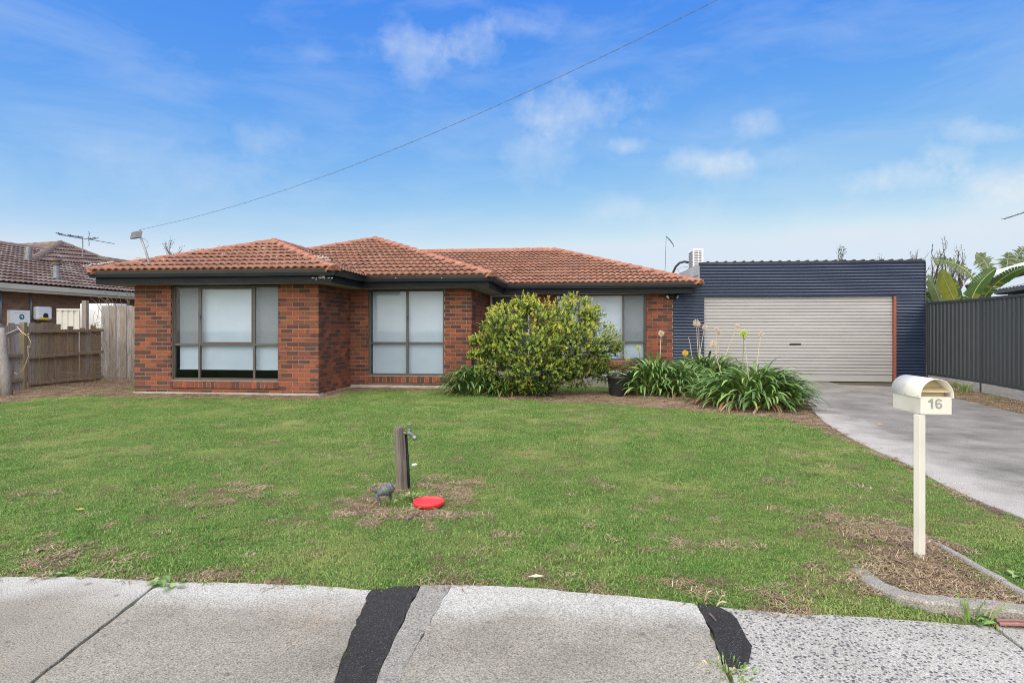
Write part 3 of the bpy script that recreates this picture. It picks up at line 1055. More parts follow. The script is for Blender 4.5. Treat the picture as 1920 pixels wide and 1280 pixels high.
def window(wall_y, op, cols, transom, lock=None, sash=None, blind_z=None, blind_gap=0, label=None, screens=()):
    x0, x1, z0, z1 = op
    y = wall_y + .055                                  # frame face set back in the reveal
    fw = .042
    w = thing('window', None, None, (x0, y, z0))
    w.parent = house
    w.location = Vector((x0, y, z0)) - wloc(house)
    if label: w['label'] = label
    m_ = MB()
    m_.box(x0 + .002, x0 + fw, y, y + .05, z0, z1 - .002)
    m_.box(x1 - fw, x1 - .002, y, y + .05, z0, z1 - .002)
    m_.box(x0 + fw, x1 - fw, y, y + .05, z0, z0 + fw)
    m_.box(x0 + fw, x1 - fw, y, y + .05, z1 - fw - .002, z1 - .002)
    xs = [x0 + fw] + list(cols) + [x1 - fw]
    for c in cols:
        m_.box(c - .022, c + .022, y - .004, y + .048, z0 + fw, z1 - fw - .002)
    for a, c in zip(xs[:-1], xs[1:]):
        a2 = a if a == xs[0] else a + .022
        c2 = c if c == xs[-1] else c - .022
        m_.box(a2, c2, y - .002, y + .05, transom - .024, transom + .024)
    m_.build('frame', ALU, w, bevel=.004)
    k = 0
    for a, c in zip(xs[:-1], xs[1:]):
        a2 = a if a == xs[0] else a + .022
        c2 = c if c == xs[-1] else c - .022
        for (lo, hi) in ((z0 + fw, transom - .024), (transom + .024, z1 - fw - .002)):
            p = MB()
            yy = y + .022
            sashed = sash is not None and k == sash and hi > transom + .1
            if sashed: yy = y + .008
            p.box(a2 - .003, c2 + .003, yy, yy + .004, lo - .003, hi + .003)
            p.build('pane', GLASS, w)
            if k in screens and hi > transom + .1:
                q = MB()
                q.add([(a2, y + .006, lo), (c2, y + .006, lo), (c2, y + .006, hi), (a2, y + .006, hi)], [(0, 1, 2, 3)])
                q.build('fly_screen', FLY, w)
            if sashed:                                  # sliding sash: its own slim frame in front
                p = MB()
                for q in ((a2, a2 + .028, lo, hi), (c2 - .028, c2, lo, hi), (a2 + .028, c2 - .028, lo, lo + .03), (a2 + .028, c2 - .028, hi - .03, hi)):
                    p.box(q[0], q[1], y - .012, y + .004, q[2], q[3])
                p.build('sash_frame', ALU, w, bevel=.003)
        k += 1
    if lock is not None:
        p = MB()
        p.box(lock - .012, lock + .012, y - .03, y - .0125, transom + .52, transom + .60)
        p.tube([(lock, y - .028, transom + .54), (lock + .012, y - .045, transom + .50)], .006, 6)
        p.build('latch', BLACK, w, bevel=.003)
    p = MB()
    bz = z0 + .02 if blind_z is None else blind_z
    nb_ = 24                                            # cloth hangs in very soft waves
    bx0, bx1 = x0 + fw + blind_gap, x1 - fw - .012
    yb = y + .11
    for i in range(nb_):
        a, c = bx0 + (bx1 - bx0) * i / nb_, bx0 + (bx1 - bx0) * (i + 1) / nb_
        w0, w1 = .004 * math.sin(a * 5.1) + .002 * math.sin(a * 13), .004 * math.sin(c * 5.1) + .002 * math.sin(c * 13)
        p.add([(a, yb + w0, bz), (c, yb + w1, bz), (c, yb + w1 * .3, z1 - .02), (a, yb + w0 * .3, z1 - .02)], [(0, 1, 2, 3)])
    p.box(bx0, bx1, yb - .008, yb + .008, bz - .022, bz)
    p.build('blind', BLIND, w)
    p = MB()                                            # the dim room behind
    X0, X1, YA, YB = x0 - .3, x1 + .3, y + .062, y + 2.0
    p.add([(X0, YA, z0 - .25), (X1, YA, z0 - .25), (X1, YB, z0 - .25), (X0, YB, z0 - .25), (X0, YA, z1), (X1, YA, z1), (X1, YB, z1), (X0, YB, z1)],
          [(0, 1, 2, 3), (7, 6, 5, 4), (2, 6, 7, 3), (1, 5, 6, 2), (0, 3, 7, 4)])
    p.build('room', ROOM, w)
    # brick sill: bricks laid on edge, sloping outwards
    s_ = thing('window_sill', None, None, (x0, wall_y, z0))
    s_.parent = house
    s_.location = Vector((x0, wall_y, z0)) - wloc(house)
    n = int(round((x1 - x0) / .086))
    st = (x1 - x0) / n
    for i in range(n):
        q = MB()
        c = x0 + (i + .5) * st
        j = random.uniform(-.003, .003)
        hw = st / 2 - .005
        ya, yb2 = wall_y - .05 + j, wall_y + .06
        q.add([(c - hw, ya, z0 - SILL), (c + hw, ya, z0 - SILL), (c + hw, yb2, z0 - SILL), (c - hw, yb2, z0 - SILL),
               (c - hw, ya, z0 - .032), (c + hw, ya, z0 - .032), (c + hw, yb2, z0 - .004), (c - hw, yb2, z0 - .004)],
              [(0, 3, 2, 1), (4, 5, 6, 7), (0, 1, 5, 4), (1, 2, 6, 5), (2, 3, 7, 6), (3, 0, 4, 7)])
        q.build('sill_brick', BRICK[pick_tone()], s_, bevel=.003)
    q = MB()
    q.box(x0 + .003, x1 - .003, wall_y - .044, wall_y + .05, z0 - SILL + .004, z0 - .036)
    q.build('sill_mortar', MORTAR, s_)
    return w


T1, T2, T3 = PY(420, 646, Y1 + .05).z, PY(760, 643, Y2 + .05).z, PY(1190, 641, Y3 + .05).z
window(Y1, W1, [PY(370.5, 620, Y1).x, PY(473.5, 620, Y1).x], T1, PY(374, 600, Y1).x, 1, PY(420, 691, Y1 + .16).z, .03, 'wide three part window with white blinds not fully lowered', (0, 2))
w2 = window(Y2, W2, [PY(762, 620, Y2).x], T2, PY(763.5, 600, Y2).x, None, None, 0, 'two part window with white blinds drawn')
window(Y3, W3, [PY(1085, 620, Y3).x, PY(1169, 620, Y3).x], T3, None, None, None, 0, 'right window behind the shrub', (2,))

# front door with diamond security screen
dr = thing('door', None, None, (D3[0], Y3, .25))
dr.parent = house
dr.location = Vector((D3[0], Y3 + .02, .25)) - wloc(house)
a, c = D3[0], D3[1]
dz = PY(950, 556, Y3).z
m_ = MB()
m_.box(a + .002, a + .05, Y3 + .01, Y3 + .1, .25, SOF - .002)
m_.box(c - .05, c - .002, Y3 + .01, Y3 + .1, .25, SOF - .002)
m_.box(a + .05, c - .05, Y3 + .01, Y3 + .1, dz, SOF - .002)
m_.build('door_frame', DOORW, dr, bevel=.004)
m_ = MB()
m_.box(a + .05, c - .05, Y3 + .06, Y3 + .08, .25, dz)
m_.build('door_leaf', SCREEN, dr)
m_ = MB()
for (x0, x1, z0, z1) in ((a + .052, a + .12, .25, dz), (c - .12, c - .052, .25, dz), (a + .12, c - .12, dz - .07, dz), (a + .12, c - .12, .25, .35)):
    m_.box(x0, x1, Y3 + .03, Y3 + .058, z0, z1)
m_.build('screen_frame', SCREEN, dr)
m_ = MB()
x0, x1, z0, z1 = a + .12, c - .12, .35, dz - .07
st = .075
for sgn in (1, -1):
    k = -40
    while k < 60:
        # line x - x0 = sgn*(z - z0)*.6 + k*st clipped to the panel
        pts = []
        for i in range(0, 41):
            z = z0 + (z1 - z0) * i / 40
            x = x0 + sgn * (z - z0) * .62 + k * st
            if x0 <= x <= x1: pts.append((x, z))
        if len(pts) > 1:
            m_.bar((pts[0][0], Y3 + .045 + .004 * sgn, pts[0][1]), (pts[-1][0], Y3 + .045 + .004 * sgn, pts[-1][1]), .007, .007, up=(0, 1, 0))
        k += 1
m_.build('diamond_grille', GRILLE, dr)

# ---- roof
E1, E2, E3 = Y1 - OV, Y2 - OV, Y3 - OV              # front gutter lines
XL, XA, XB, XC = HX0 - OV, HX1 + OV, HX2 + OV, 3.0   # left, and the right gutter ends of the three steps
ZE = 2.425
ka, kb, kc = (XA - XL) / 2, (XB - XL) / 2, 3.67
apA = Vector(((XL + XA) / 2, E1 + ka, ZE + M_ * ka))
apB = Vector(((XL + XB) / 2, E2 + kb, ZE + M_ * kb))
apC = Vector((XC - kc, E3 + kc, ZE + M_ * kc))
roof = thing('roof', None, None, (0, 0, 0))
roof.parent = house
roof.location = Vector((-4, 14, 2.4)) - wloc(house)


def tile_mesh(tone, mats, W=.30, Lg=.345, amp=.034, nseg=10, t=.036):
    """one double roll roof tile: x across, y up the slope, z out; front lip at y=0"""
    m_ = MB()
    prof = []
    for i in range(nseg + 1):
        x = W * i / nseg
        prof.append((x, amp * (.5 - .5 * math.cos(2 * math.pi * x / (W / 2))) ** .55))
    vs = []
    for (x, z) in prof: vs.append((x, 0, z + t + .006))
    for (x, z) in prof: vs.append((x, Lg, z + .002))
    for (x, z) in prof: vs.append((x, 0, z + t - .016))
    n = nseg + 1
    fs = [(i, i + 1, n + i + 1, n + i) for i in range(nseg)] + [(2 * n + i, 2 * n + i + 1, i + 1, i) for i in range(nseg)]
    fs += [(2 * n, 0, n), (2 * n + nseg, n + nseg, nseg)]
    m_.add(vs, fs)
    return m_.mesh('roof_tile', mats[tone])


TILE_MESH = [tile_mesh(t, TILE) for t in range(4)]
TILE_LOW = [tile_mesh(t, TILE, amp=.018, t=.014) for t in range(4)]
N_TILE_MESH = [tile_mesh(t, N_TILE, amp=.028, t=.032) for t in range(3)]
tile_budget = [300]


def poly_in(poly, p, eps=0.0):
    n = len(poly)
    for i in range(n):
        a_, c_ = poly[i], poly[(i + 1) % n]
        if (c_[0] - a_[0]) * (p[1] - a_[1]) - (c_[1] - a_[1]) * (p[0] - a_[0]) < -eps:
            return False
    return True


def tiles(part, O, ud, poly3, gauge=.322, W=.30, meshes=TILE_MESH, budget=tile_budget, weights=(.36, .30, .22, .12), mats=TILE, singles=True, lift=0.0):
    """lay tiles on a roof plane: O eave corner, ud along the eave, poly3 the plane's outline (counter-clockwise seen from outside)"""
    O, ud = Vector(O), Vector(ud).normalized()
    nrm = None
    for i in range(len(poly3) - 2):
        nrm = (Vector(poly3[i + 1]) - Vector(poly3[0])).cross(Vector(poly3[i + 2]) - Vector(poly3[0]))
        if nrm.length > 1e-6: break
    nrm.normalize()
    if nrm.z < 0: nrm = -nrm
    sd_ = nrm.cross(ud).normalized()
    if sd_.z < 0: sd_ = -sd_
    P = [((Vector(p) - O).dot(ud), (Vector(p) - O).dot(sd_)) for p in poly3]
    area = sum(P[i][0] * P[(i + 1) % len(P)][1] - P[(i + 1) % len(P)][0] * P[i][1] for i in range(len(P)))
    if area < 0: P = P[::-1]
    umin, umax = min(p[0] for p in P), max(p[0] for p in P)
    smax = max(p[1] for p in P)
    rot = Matrix((ud, sd_, nrm)).transposed()
    base = wloc(part)
    cut = bmesh.new()
    jobs = []
    for j in range(int(smax / gauge) + 1):
        for i in range(int(math.floor(umin / W)) - 1, int(umax / W) + 2):
            u0, s0 = i * W, j * gauge - .045
            cs = [(u0, s0 + .046), (u0 + W, s0 + .046), (u0 + W, s0 + gauge), (u0, s0 + gauge)]
            k = sum(poly_in(P, q, .002) for q in cs)
            cen = (u0 + W / 2, s0 + gauge / 2)
            if k == 0 and not poly_in(P, cen): continue
            jobs.append((i, j, u0, s0, k == 4))
    for (i, j, u0, s0, full) in jobs:
        t = random.choices(range(len(meshes)), weights)[0]
        loc = O + ud * u0 + sd_ * s0 + nrm * (random.uniform(0, .004) + lift)
        tilt = Matrix.Rotation(random.uniform(-.006, .006), 3, 'Z') @ Matrix.Rotation(-.012, 3, 'X')
        if full and singles and budget[0] > 0:
            o = link('roof_tile', meshes[t], part, loc - base)
            o.rotation_euler = (rot @ tilt).to_euler()
            budget[0] -= 1
        else:
            b0 = len(cut.verts)
            cut.from_mesh(meshes[t])
            cut.verts.ensure_lookup_table()
            mt = (rot @ tilt).to_4x4()
            mt.translation = loc - base
            for v in cut.verts[b0:]: v.co = mt @ v.co
            cut.faces.ensure_lookup_table()
            for f in cut.faces:
                if f.tag is False:
                    f.material_index = t
                    f.tag = True
    if len(cut.verts):
        for i in range(len(P)):
            a_, c_ = P[i], P[(i + 1) % len(P)]
            pa, pc = O + ud * a_[0] + sd_ * a_[1] - base, O + ud * c_[0] + sd_ * c_[1] - base
            if abs(a_[1]) < .05 and abs(c_[1]) < .05: continue       # leave the eave overhang
            e = (pc - pa).normalized()
            outn = e.cross(nrm)
            g_ = list(cut.verts) + list(cut.edges) + list(cut.faces)
            bmesh.ops.bisect_plane(cut, geom=g_, plane_co=pa, plane_no=outn, clear_outer=True)
        me_ = bpy.data.meshes.new('tile_field')
        cut.to_mesh(me_)
        for q in mats: me_.materials.append(q)
        o = link('tile_field', me_, part)
        o['kind'] = 'stuff'
    cut.free()


pA, pB, pC, pAr = None, None, None, None
cA0, cA1 = Vector((XL, E1, ZE)), Vector((XA, E1, ZE))
vAB = Vector((XA, E2, ZE))
cB1 = Vector((XB, E2, ZE))
vBC = Vector((XB, E3, ZE))
cC1 = Vector((XC, E3, ZE))
mAB = Vector((apA.x, E2 + (XA - apA.x), ZE + M_ * (XA - apA.x)))      # where A's ridge runs into B
rC = Vector((XB - kc, E3 + kc, ZE + M_ * kc))                          # where C's ridge runs into B
tiles(roof, cA0, (1, 0, 0), [cA0, cA1, apA])
tiles(roof, vAB, (1, 0, 0), [vAB, cB1, apB, mAB])
tiles(roof, vBC, (1, 0, 0), [vBC, cC1, apC, rC])
tiles(roof, cA1, (0, 1, 0), [cA1, vAB, mAB, apA], singles=False, meshes=TILE_LOW)
YB2 = E3 + 2 * kc
cC2 = Vector((XC, YB2, ZE))
tiles(roof, cC1, (0, 1, 0), [cC1, cC2, apC], singles=False)
m_ = MB()                                                            # boarding under the tiles, all slopes
lo = Vector((0, 0, -.012))
bl = Vector((XL, YB2 + 1, ZE))
for q in ([cA0, cA1, apA], [cA1, vAB, mAB, apA], [vAB, cB1, apB, mAB], [cB1, vBC, rC, Vector((apB.x, YB2, apB.z)), apB], [vBC, cC1, apC, rC], [cC1, cC2, apC],
          [cC2, bl, Vector((apB.x, apC.y, apC.z)), apC], [cA0, apA, mAB, apB, Vector((apB.x, YB2, apB.z)), bl]):
    m_.poly([p + lo for p in q])
m_.build('roof_deck', TILE[2], roof)
m_ = MB()                                                            # mortar bedding closing the tile ends above the gutters
for (p, q_, o_) in ((cA0, cA1, (0, .012, 0)), (cA1, vAB, (-.012, 0, 0)), (vAB, cB1, (0, .012, 0)), (cB1, vBC, (-.012, 0, 0)), (vBC, cC1, (0, .012, 0))):
    o_ = Vector(o_)
    m_.add([p + o_ - Vector((0, 0, .05)), q_ + o_ - Vector((0, 0, .05)), q_ + o_ + Vector((0, 0, .035)), p + o_ + Vector((0, 0, .035))], [(0, 1, 2, 3)])
m_.build('eave_bedding', TILE[0], roof)


def caps(part, p0, p1, mats=RIDGE, w=.135, step=.37, name='ridge_tile', mort=RIDGE_MORTAR, lift=.02):
    p0, p1 = Vector(p0), Vector(p1)
    d = (p1 - p0)
    Ln = d.length
    d.normalize()
    side = d.cross(Vector((0, 0, 1))).normalized()
    up = side.cross(d).normalized()
    n = max(1, int(Ln / step))
    st = Ln / n
    base = wloc(part)
    for i in range(n):
        q = MB()
        a_, c_ = p0 + d * (i * st - .03), p0 + d * ((i + 1) * st + .012)
        j = random.uniform(-.004, .004)
        vs = []
        for (pt, s_, ex) in ((a_, 1.03, .007), (c_, .97, -.003)):
            for (x, z) in ((-w, -.055), (-w * .72, .012), (-w * .3, .055), (w * .3, .055), (w * .72, .012), (w, -.055)):
                vs.append(pt + side * (x * s_ + j) + up * (z * s_ + ex + lift))
        q.add(vs, [(k, k + 1, k + 7, k + 6) for k in range(5)] + [(5, 4, 3, 2, 1, 0), (6, 7, 8, 9, 10, 11)])
        q.build(name, random.choice(mats) if isinstance(mats, list) else mats, part, fix=True)
    q = MB()
    vs = []
    for pt in (p0, p1):
        for (x, z) in ((-w * .97, -.09), (-w * .93, -.035), (w * .93, -.035), (w * .97, -.09)):
            vs.append(pt + side * x + up * (z + lift))
    q.add(vs, [(0, 1, 5, 4), (1, 2, 6, 5), (2, 3, 7, 6)])
    q.build('ridge_bedding', mort, part)


caps(roof, cA0 + Vector((.02, .02, 0)), apA)
caps(roof, cA1 + Vector((-.02, .02, 0)), apA)
caps(roof, apA, mAB)
caps(roof, cB1 + Vector((-.02, .02, 0)), apB)
caps(roof, Vector((XL, E2, ZE)) + (apB - Vector((XL, E2, ZE))) * .66, apB)
caps(roof, apB, Vector((apB.x, YB2 - .5, apB.z)))
caps(roof, cC1 + Vector((-.02, .02, 0)), apC)
caps(roof, apC, rC + Vector((.3, 0, 0)))
for (p, q_) in ((vAB, mAB), (vBC, rC)):                               # valley gutters with debris
    m_ = MB()
    d = (q_ - p).normalized()
    s_ = d.cross(Vector((0, 0, 1))).normalized() * .09
    m_.add([p - s_ + Vector((0, 0, .012)), p + Vector((0, 0, -.006)), p + s_ + Vector((0, 0, .012)), q_ - s_ + Vector((0, 0, .012)), q_ + Vector((0, 0, -.006)), q_ + s_ + Vector((0, 0, .012))],
           [(0, 1, 4, 3), (1, 2, 5, 4)])
    for _ in range(130):
        t = random.random()
        c = p.lerp(q_, t) + s_ * random.uniform(-1.1, 1.1) + Vector((0, 0, random.uniform(.015, .045)))
        r = random.uniform(.008, .022)
        m_.obox(c, Vector((r, random.uniform(-.01, .01), 0)), Vector((0, r * .7, .004)), Vector((0, 0, r * .4)), random.choice((1, 1, 2)))
    m_.build('valley_gutter', [GUTTER, BARK, LICHEN], roof)
m_ = MB()                                                            # pale lichen crusts on the tiles
for _ in range(46):
    pl = random.choice(('A', 'A', 'A', 'h', 'h', 'B'))
    if pl == 'A':
        u_, w_ = random.random(), random.random() ** 1.3
        a_, c_ = cA0.lerp(apA, w_), cA1.lerp(apA, w_)
        p = a_.lerp(c_, random.uniform(.05, .95))
    elif pl == 'h':
        p = cA0.lerp(apA, random.random() ** 2 * .95) + Vector((0, 0, .085))
        if random.random() < .4: p = cA1.lerp(apA, random.random() * .25) + Vector((0, 0, .085))
    else:
        p = vAB.lerp(cB1, random.random()).lerp(apB, random.random() * .8)
    for _k in range(random.randint(3, 8)):
        c = p + Vector((random.uniform(-.09, .09), random.uniform(-.05, .05), 0))
        zz = (c.y - E1) * M_ + ZE if pl == 'A' else ((c.y - E2) * M_ + ZE if pl == 'B' else p.z - .012)
        r = random.uniform(.008, .019)
        m_.obox((c.x, c.y, zz + .034 + (.0 if pl != 'h' else 0)), (r, 0, 0), (0, r, r * M_), (0, -.004 * M_, .006))
m_.build('lichen', LICHEN, roof, kind='stuff')


def sweep(path, prof, closed=False):
    """profile (offset outwards, z) along a plan path whose outside is on the right-hand side"""
    n = len(path)
    vs, fs = [], []
    for i, p in enumerate(path):
        p = Vector(p[:2])
        ds = []
        if i > 0: ds.append((p - Vector(path[i - 1][:2])).normalized())
        if i < n - 1: ds.append((Vector(path[i + 1][:2]) - p).normalized())
        ns = [Vector((d.y, -d.x)) for d in ds]
        nm = ns[0] if len(ns) == 1 else (ns[0] + ns[1]) / (1 + ns[0].dot(ns[1]))
        for (o_, z) in prof: vs.append((p.x + nm.x * o_, p.y + nm.y * o_, z))
    k = len(prof)
    for i in range(n - 1):
        for j in range(k - (0 if closed else 1)):
            fs.append((i * k + j, i * k + (j + 1) % k, (i + 1) * k + (j + 1) % k, (i + 1) * k + j))
    if closed:
        fs += [tuple(range(k)), tuple((n - 1) * k + j for j in range(k - 1, -1, -1))]
    return vs, fs


g_ = .105
line = [(XL + g_, YB2), (XL + g_, E1 + g_), (XA - g_, E1 + g_), (XA - g_, E2 + g_), (XB - g_, E2 + g_), (XB - g_, E3 + g_), (XC + .02, E3 + g_)]
m_ = MB()
m_.add(*sweep(line, [(.001, ZG - .108), (.072, ZG - .108), (.098, ZG - .045), (.100, ZG - .014), (.108, ZG - .010), (.108, ZG + .004), (.092, ZG + .004), (.090, ZG - .03), (.066, ZG - .098), (.001, ZG - .098)], True))
m_.build('gutter', GUTTER, house, fix=True)
m_ = MB()
m_.add(*sweep(line[:-1] + [(XC - .18, E3 + g_)], [(0, SOF), (0, ZG), (-.022, ZG), (-.022, SOF)], True))
m_.build('fascia', FASCIA, house, fix=True)
m_ = MB()
zs = SOF + .006
pts = [(HX0, Y1), (HX1, Y1), (HX1, Y2), (HX2, Y2), (HX2, Y3), (HX3, Y3)]
fl = [(XL + g_ + .022, E1 + g_ + .022), (XA - g_ - .022, E1 + g_ + .022), (XA - g_ - .022, E2 + g_ + .022), (XB - g_ - .022, E2 + g_ + .022), (XB - g_ - .022, E3 + g_ + .022), (XC - .2, E3 + g_ + .022)]
for i in range(5):
    a_, c_, e_, f_ = fl[i], fl[i + 1], pts[i + 1], pts[i]
    m_.poly([(a_[0], a_[1], zs), (f_[0], f_[1], zs), (e_[0], e_[1], zs), (c_[0], c_[1], zs)])
m_.poly([(XL + g_, E1 + g_ + .03, zs), (XL + g_, YB2, zs), (HX0, YB2, zs), (HX0, Y1, zs)])
m_.build('soffit', SOFFIT, house)
m_ = MB()                                                            # gutter joints and brackets
for u in (742, 828): m_.obox(PY(u, 521, E2 - .006), (.012, 0, 0), (0, .004, 0), (0, 0, .010))
m_.build('gutter_bracket', ZINC, house)
m_ = MB()                                                            # peeled paint at the left corner of the return
for _ in range(26):
    u, v = random.gauss(601, 7), random.gauss(519.5, 2.2)
    p = PY(u, v, E1 + g_ - .003)
    m_.obox(p, (random.uniform(.004, .02), 0, 0), (0, .002, 0), (0, 0, random.uniform(.002, .008)))
m_.build('peeling_paint', DOORW, house, kind='stuff')
m_ = MB()
p = PY(741, 517, E2 + .35)
m_.tube([(p.x, p.y, ZE + M_ * .35), (p.x, p.y, ZE + M_ * .35 + .16)], .012, 8)
m_.build('vent_pipe', TILE[1], roof)

# service mast on the left roof, and the twisted cable it carries
p0 = PY(284, 505, E1 + .35)
p0.z = ZE + M_ * .35
p1 = at(261.5, 440, 12.1)
mast = thing('service_mast', 'leaning grey pole with a grey box on the left roof corner', 'mast', p0)
m_ = MB()
m_.tube([p0 - Vector((0, 0, .1)), p0.lerp(p1, .5), p1], .022, 10)
m_.build('pole', GALV, mast, smooth=True)
m_ = MB()
c = at(255.5, 440.5, 12.1)
ax = Vector((.995, .1, .06)).normalized()
m_.obox(c, ax * .075, Vector((-.1, .06, 0)), Vector((.02, 0, .075)))
m_.build('junction_box', GREYPLASTIC, mast, bevel=.018)
m_ = MB()
m_.tube([at(261.5, 436, 12.1), at(262, 430, 12.1)], [.035, .022], 10)
m_.build('cap', GALV, mast)
m_ = MB()
m_.tube([at(263, 450, 12.1), at(270, 447, 12.1), at(277, 453, 12.1), at(278, 462, 12.1), at(271, 468, 12.1)], .004, 6)
m_.build('stay_wire', CABLE, mast)
A_, B_ = at(264.5, 430, 12.05), at(1345, 0, 6.6)
NN = 240
TE = 1.7                                              # the span goes on past the frame to the street pole
cab = thing('power_cable', 'thin twisted black cable rising from the roof mast across the sky', 'cable', A_)
for ph in (0, math.pi):
    m_ = MB()
    hel = []
    tot = (B_ - A_).length
    for i in range(NN * 5 + 1):
        t = TE * i / (NN * 5)
        q = A_ + (B_ - A_) * t
        q.z -= 4 * .32 * t * (1 - t)
        an_ = 2 * math.pi * tot * t / .30 + ph
        hel.append(q + Vector((0, math.cos(an_), math.sin(an_))) * .0036)
    m_.tube(hel, .0019, 5)
    m_.build('strand', CABLE, cab)

# twin security floodlight at the right pier
c = PY(1261, 551, Y3 - .10)
fl_ = thing('security_light', 'black twin security floodlight under the eave on the right brick pier', 'light', (c.x, Y3, c.z))
m_ = MB()
m_.box(c.x - .07, c.x + .07, Y3 - .05, Y3 - .009, SOF - .09, SOF - .01)
m_.build('bracket', BLACK, fl_, bevel=.006)
for s_ in (-1, 1):
    hd = Vector((c.x + s_ * .10, Y3 - .11, SOF - .07))
    dr_ = Vector((s_ * .75, -.45, -.45)).normalized()
    m_ = MB()
    m_.lathe([(0, -.07), (.04, -.06), (.055, 0), (.058, .03), (.05, .031)], hd, 14, axis=dr_)
    m_.tube([hd - dr_ * .05, (c.x, Y3 - .05, SOF - .05)], .012, 6)
    hl = m_.build('lamp_head', BLACK, fl_, smooth=True)
    m_ = MB()
    m_.lathe([(0, .026), (.052, .026)], hd, 14, axis=dr_)
    m_.build('lens', WHITE, hl)
m_ = MB()
m_.lathe([(0, -.03), (.028, -.02), (.03, .01), (0, .03)], (c.x, Y3 - .07, SOF - .115), 12)
m_.build('sensor', BLACK, fl_, smooth=True)
# porch lamp
c = PY(1047, 549, Y3 - .08)
pl_ = thing('porch_lamp', 'small grey porch lamp under the eave above the shrub', 'light', (c.x, Y3, c.z))
m_ = MB()
m_.box(c.x - .045, c.x + .045, Y3 - .13, Y3 - .045, SOF - .125, SOF - .025)
m_.build('lamp_shade', ZINC, pl_, bevel=.008)
m_ = MB()
m_.box(c.x - .06, c.x + .06, Y3 - .045, Y3 - .009, SOF - .14, SOF - .01)
m_.build('back_plate', BLACK, pl_, bevel=.005)

# ------------------------------------------------------------------ garage
gar = thing('garage', 'flat roofed garage clad in navy blue corrugated steel with pale roller door', 'garage', (5.5, Y3, 0))
DX0, DX1 = PY(1320, 630, Y3).x, PY(1675, 630, Y3).x
DTOP = PY(1500, 556, Y3).z
GTOP = 2.955


def corrugated(name, x0, x1, z0, z1, y, parent, mt=NAVY, pitch=.0762, amp=.014, tl=0.0, tr=0.0):
    m_ = MB()
    n = int((z1 - z0) / pitch * 8)
    vs = []
    xs = np.linspace(x0, x1, 5)
    for i in range(n + 1):
        z = z0 + (z1 - z0) * i / n
        o = -amp * math.sin(2 * math.pi * z / pitch) - amp
        for q, x in enumerate(xs):
            k = q / 4
            w_ = .0025 * math.sin(x * 2.3 + z * 3)
            vs.append((x, y + o + w_, z + tl * (1 - k) + tr * k))
    m_.add(vs, [(i * 5 + k, i * 5 + k + 1, i * 5 + 6 + k, i * 5 + 5 + k) for i in range(n) for k in range(4)])
    m_.box(x0 + .001, x1 - .001, y + .004, y + .03, z0, z1)
    return m_.build(name, mt, parent, smooth=False)


XM = PY(1513, 540, Y3).x
corrugated('wall_sheet', HX3 + .004, DX0, .02, DTOP - .003, Y3 - .001, gar)
corrugated('wall_sheet', HX3 + .004, 3.085, DTOP, 2.36, Y3 - .001, gar)
corrugated('wall_sheet', DX1 + .060, GX1, .02, DTOP - .003, Y3 - .001, gar)
corrugated('wall_sheet', 3.087, XM, DTOP, GTOP - .005, Y3 - .006, gar, tl=.0, tr=-.008)
corrugated('wall_sheet', XM + .002, GX1, DTOP, GTOP - .005, Y3 - .001, gar, tl=-.008, tr=.006)
m_ = MB()
m_.box(DX1 + .004, DX1 + .058, Y3 - .03, Y3 + .08, 0, DTOP - .004)
m_.build('door_post', REDWOOD, gar, bevel=.004)
m_ = MB()
m_.box(3.06, GX1 + .012, Y3 - .035, Y3 + .06, GTOP - .042, GTOP + .004)
m_.build('capping', NAVYCAP, gar, bevel=.004)
m_ = MB()
m_.box(GX1 + .001, GX1 + .03, Y3 - .025, Y3 + .02, 0, GTOP - .045)
m_.build('corner_trim', NAVYCAP, gar)
rd = thing('roller_door', None, None, (DX0, Y3, 0))
rd.parent = gar
rd.location = Vector((DX0, Y3 + .05, 0)) - wloc(gar)
rz0 = PY(1600, 702.5, Y3 + .05).z
ns = 24
sh = (DTOP + .02 - rz0) / ns
m_ = MB()
hh = sh
prof = [(0.0, .020), (.007, .0195), (.011, -.001), (hh * .45, -.005), (hh - .009, -.001), (hh - .006, .0195), (hh, .020)]
vs = []
for x in (0, DX1 - DX0):
    for (z, y) in prof: vs.append((x, y, z))
k = len(prof)
m_.add(vs, [(j, k + j, k + j + 1, j + 1) for j in range(k - 1)])
sm = m_.mesh('slat', DOOR)
for i in range(ns):
    link('slat', sm, rd, (0, random.uniform(-.001, .001), rz0 + i * sh))
m_ = MB()
m_.box(DX0 + .002, DX1 - .002, Y3 + .052, Y3 + .083, .012, rz0 - .004)
m_.box(DX0 + .002, DX1 - .002, Y3 + .047, Y3 + .085, 0, .011, 1)
m_.build('bottom_rail', [DOOR, BLACK], rd)
m_ = MB()
a_, c_ = PY(1480.5, 645, Y3 + .04), PY(1502, 645, Y3 + .04)
m_.box(a_.x, c_.x, Y3 + .038, Y3 + .06, a_.z - .022, a_.z + .022)
m_.box(a_.x + .03, a_.x + .11, Y3 + .025, Y3 + .037, a_.z - .010, a_.z + .006)
m_.build('handle', BLACK, rd, bevel=.004)
m_ = MB()
m_.box(DX0, DX1, Y3 + .1, Y3 + .12, 0, DTOP + .1)
m_.build('door_backing', BLACK, rd)
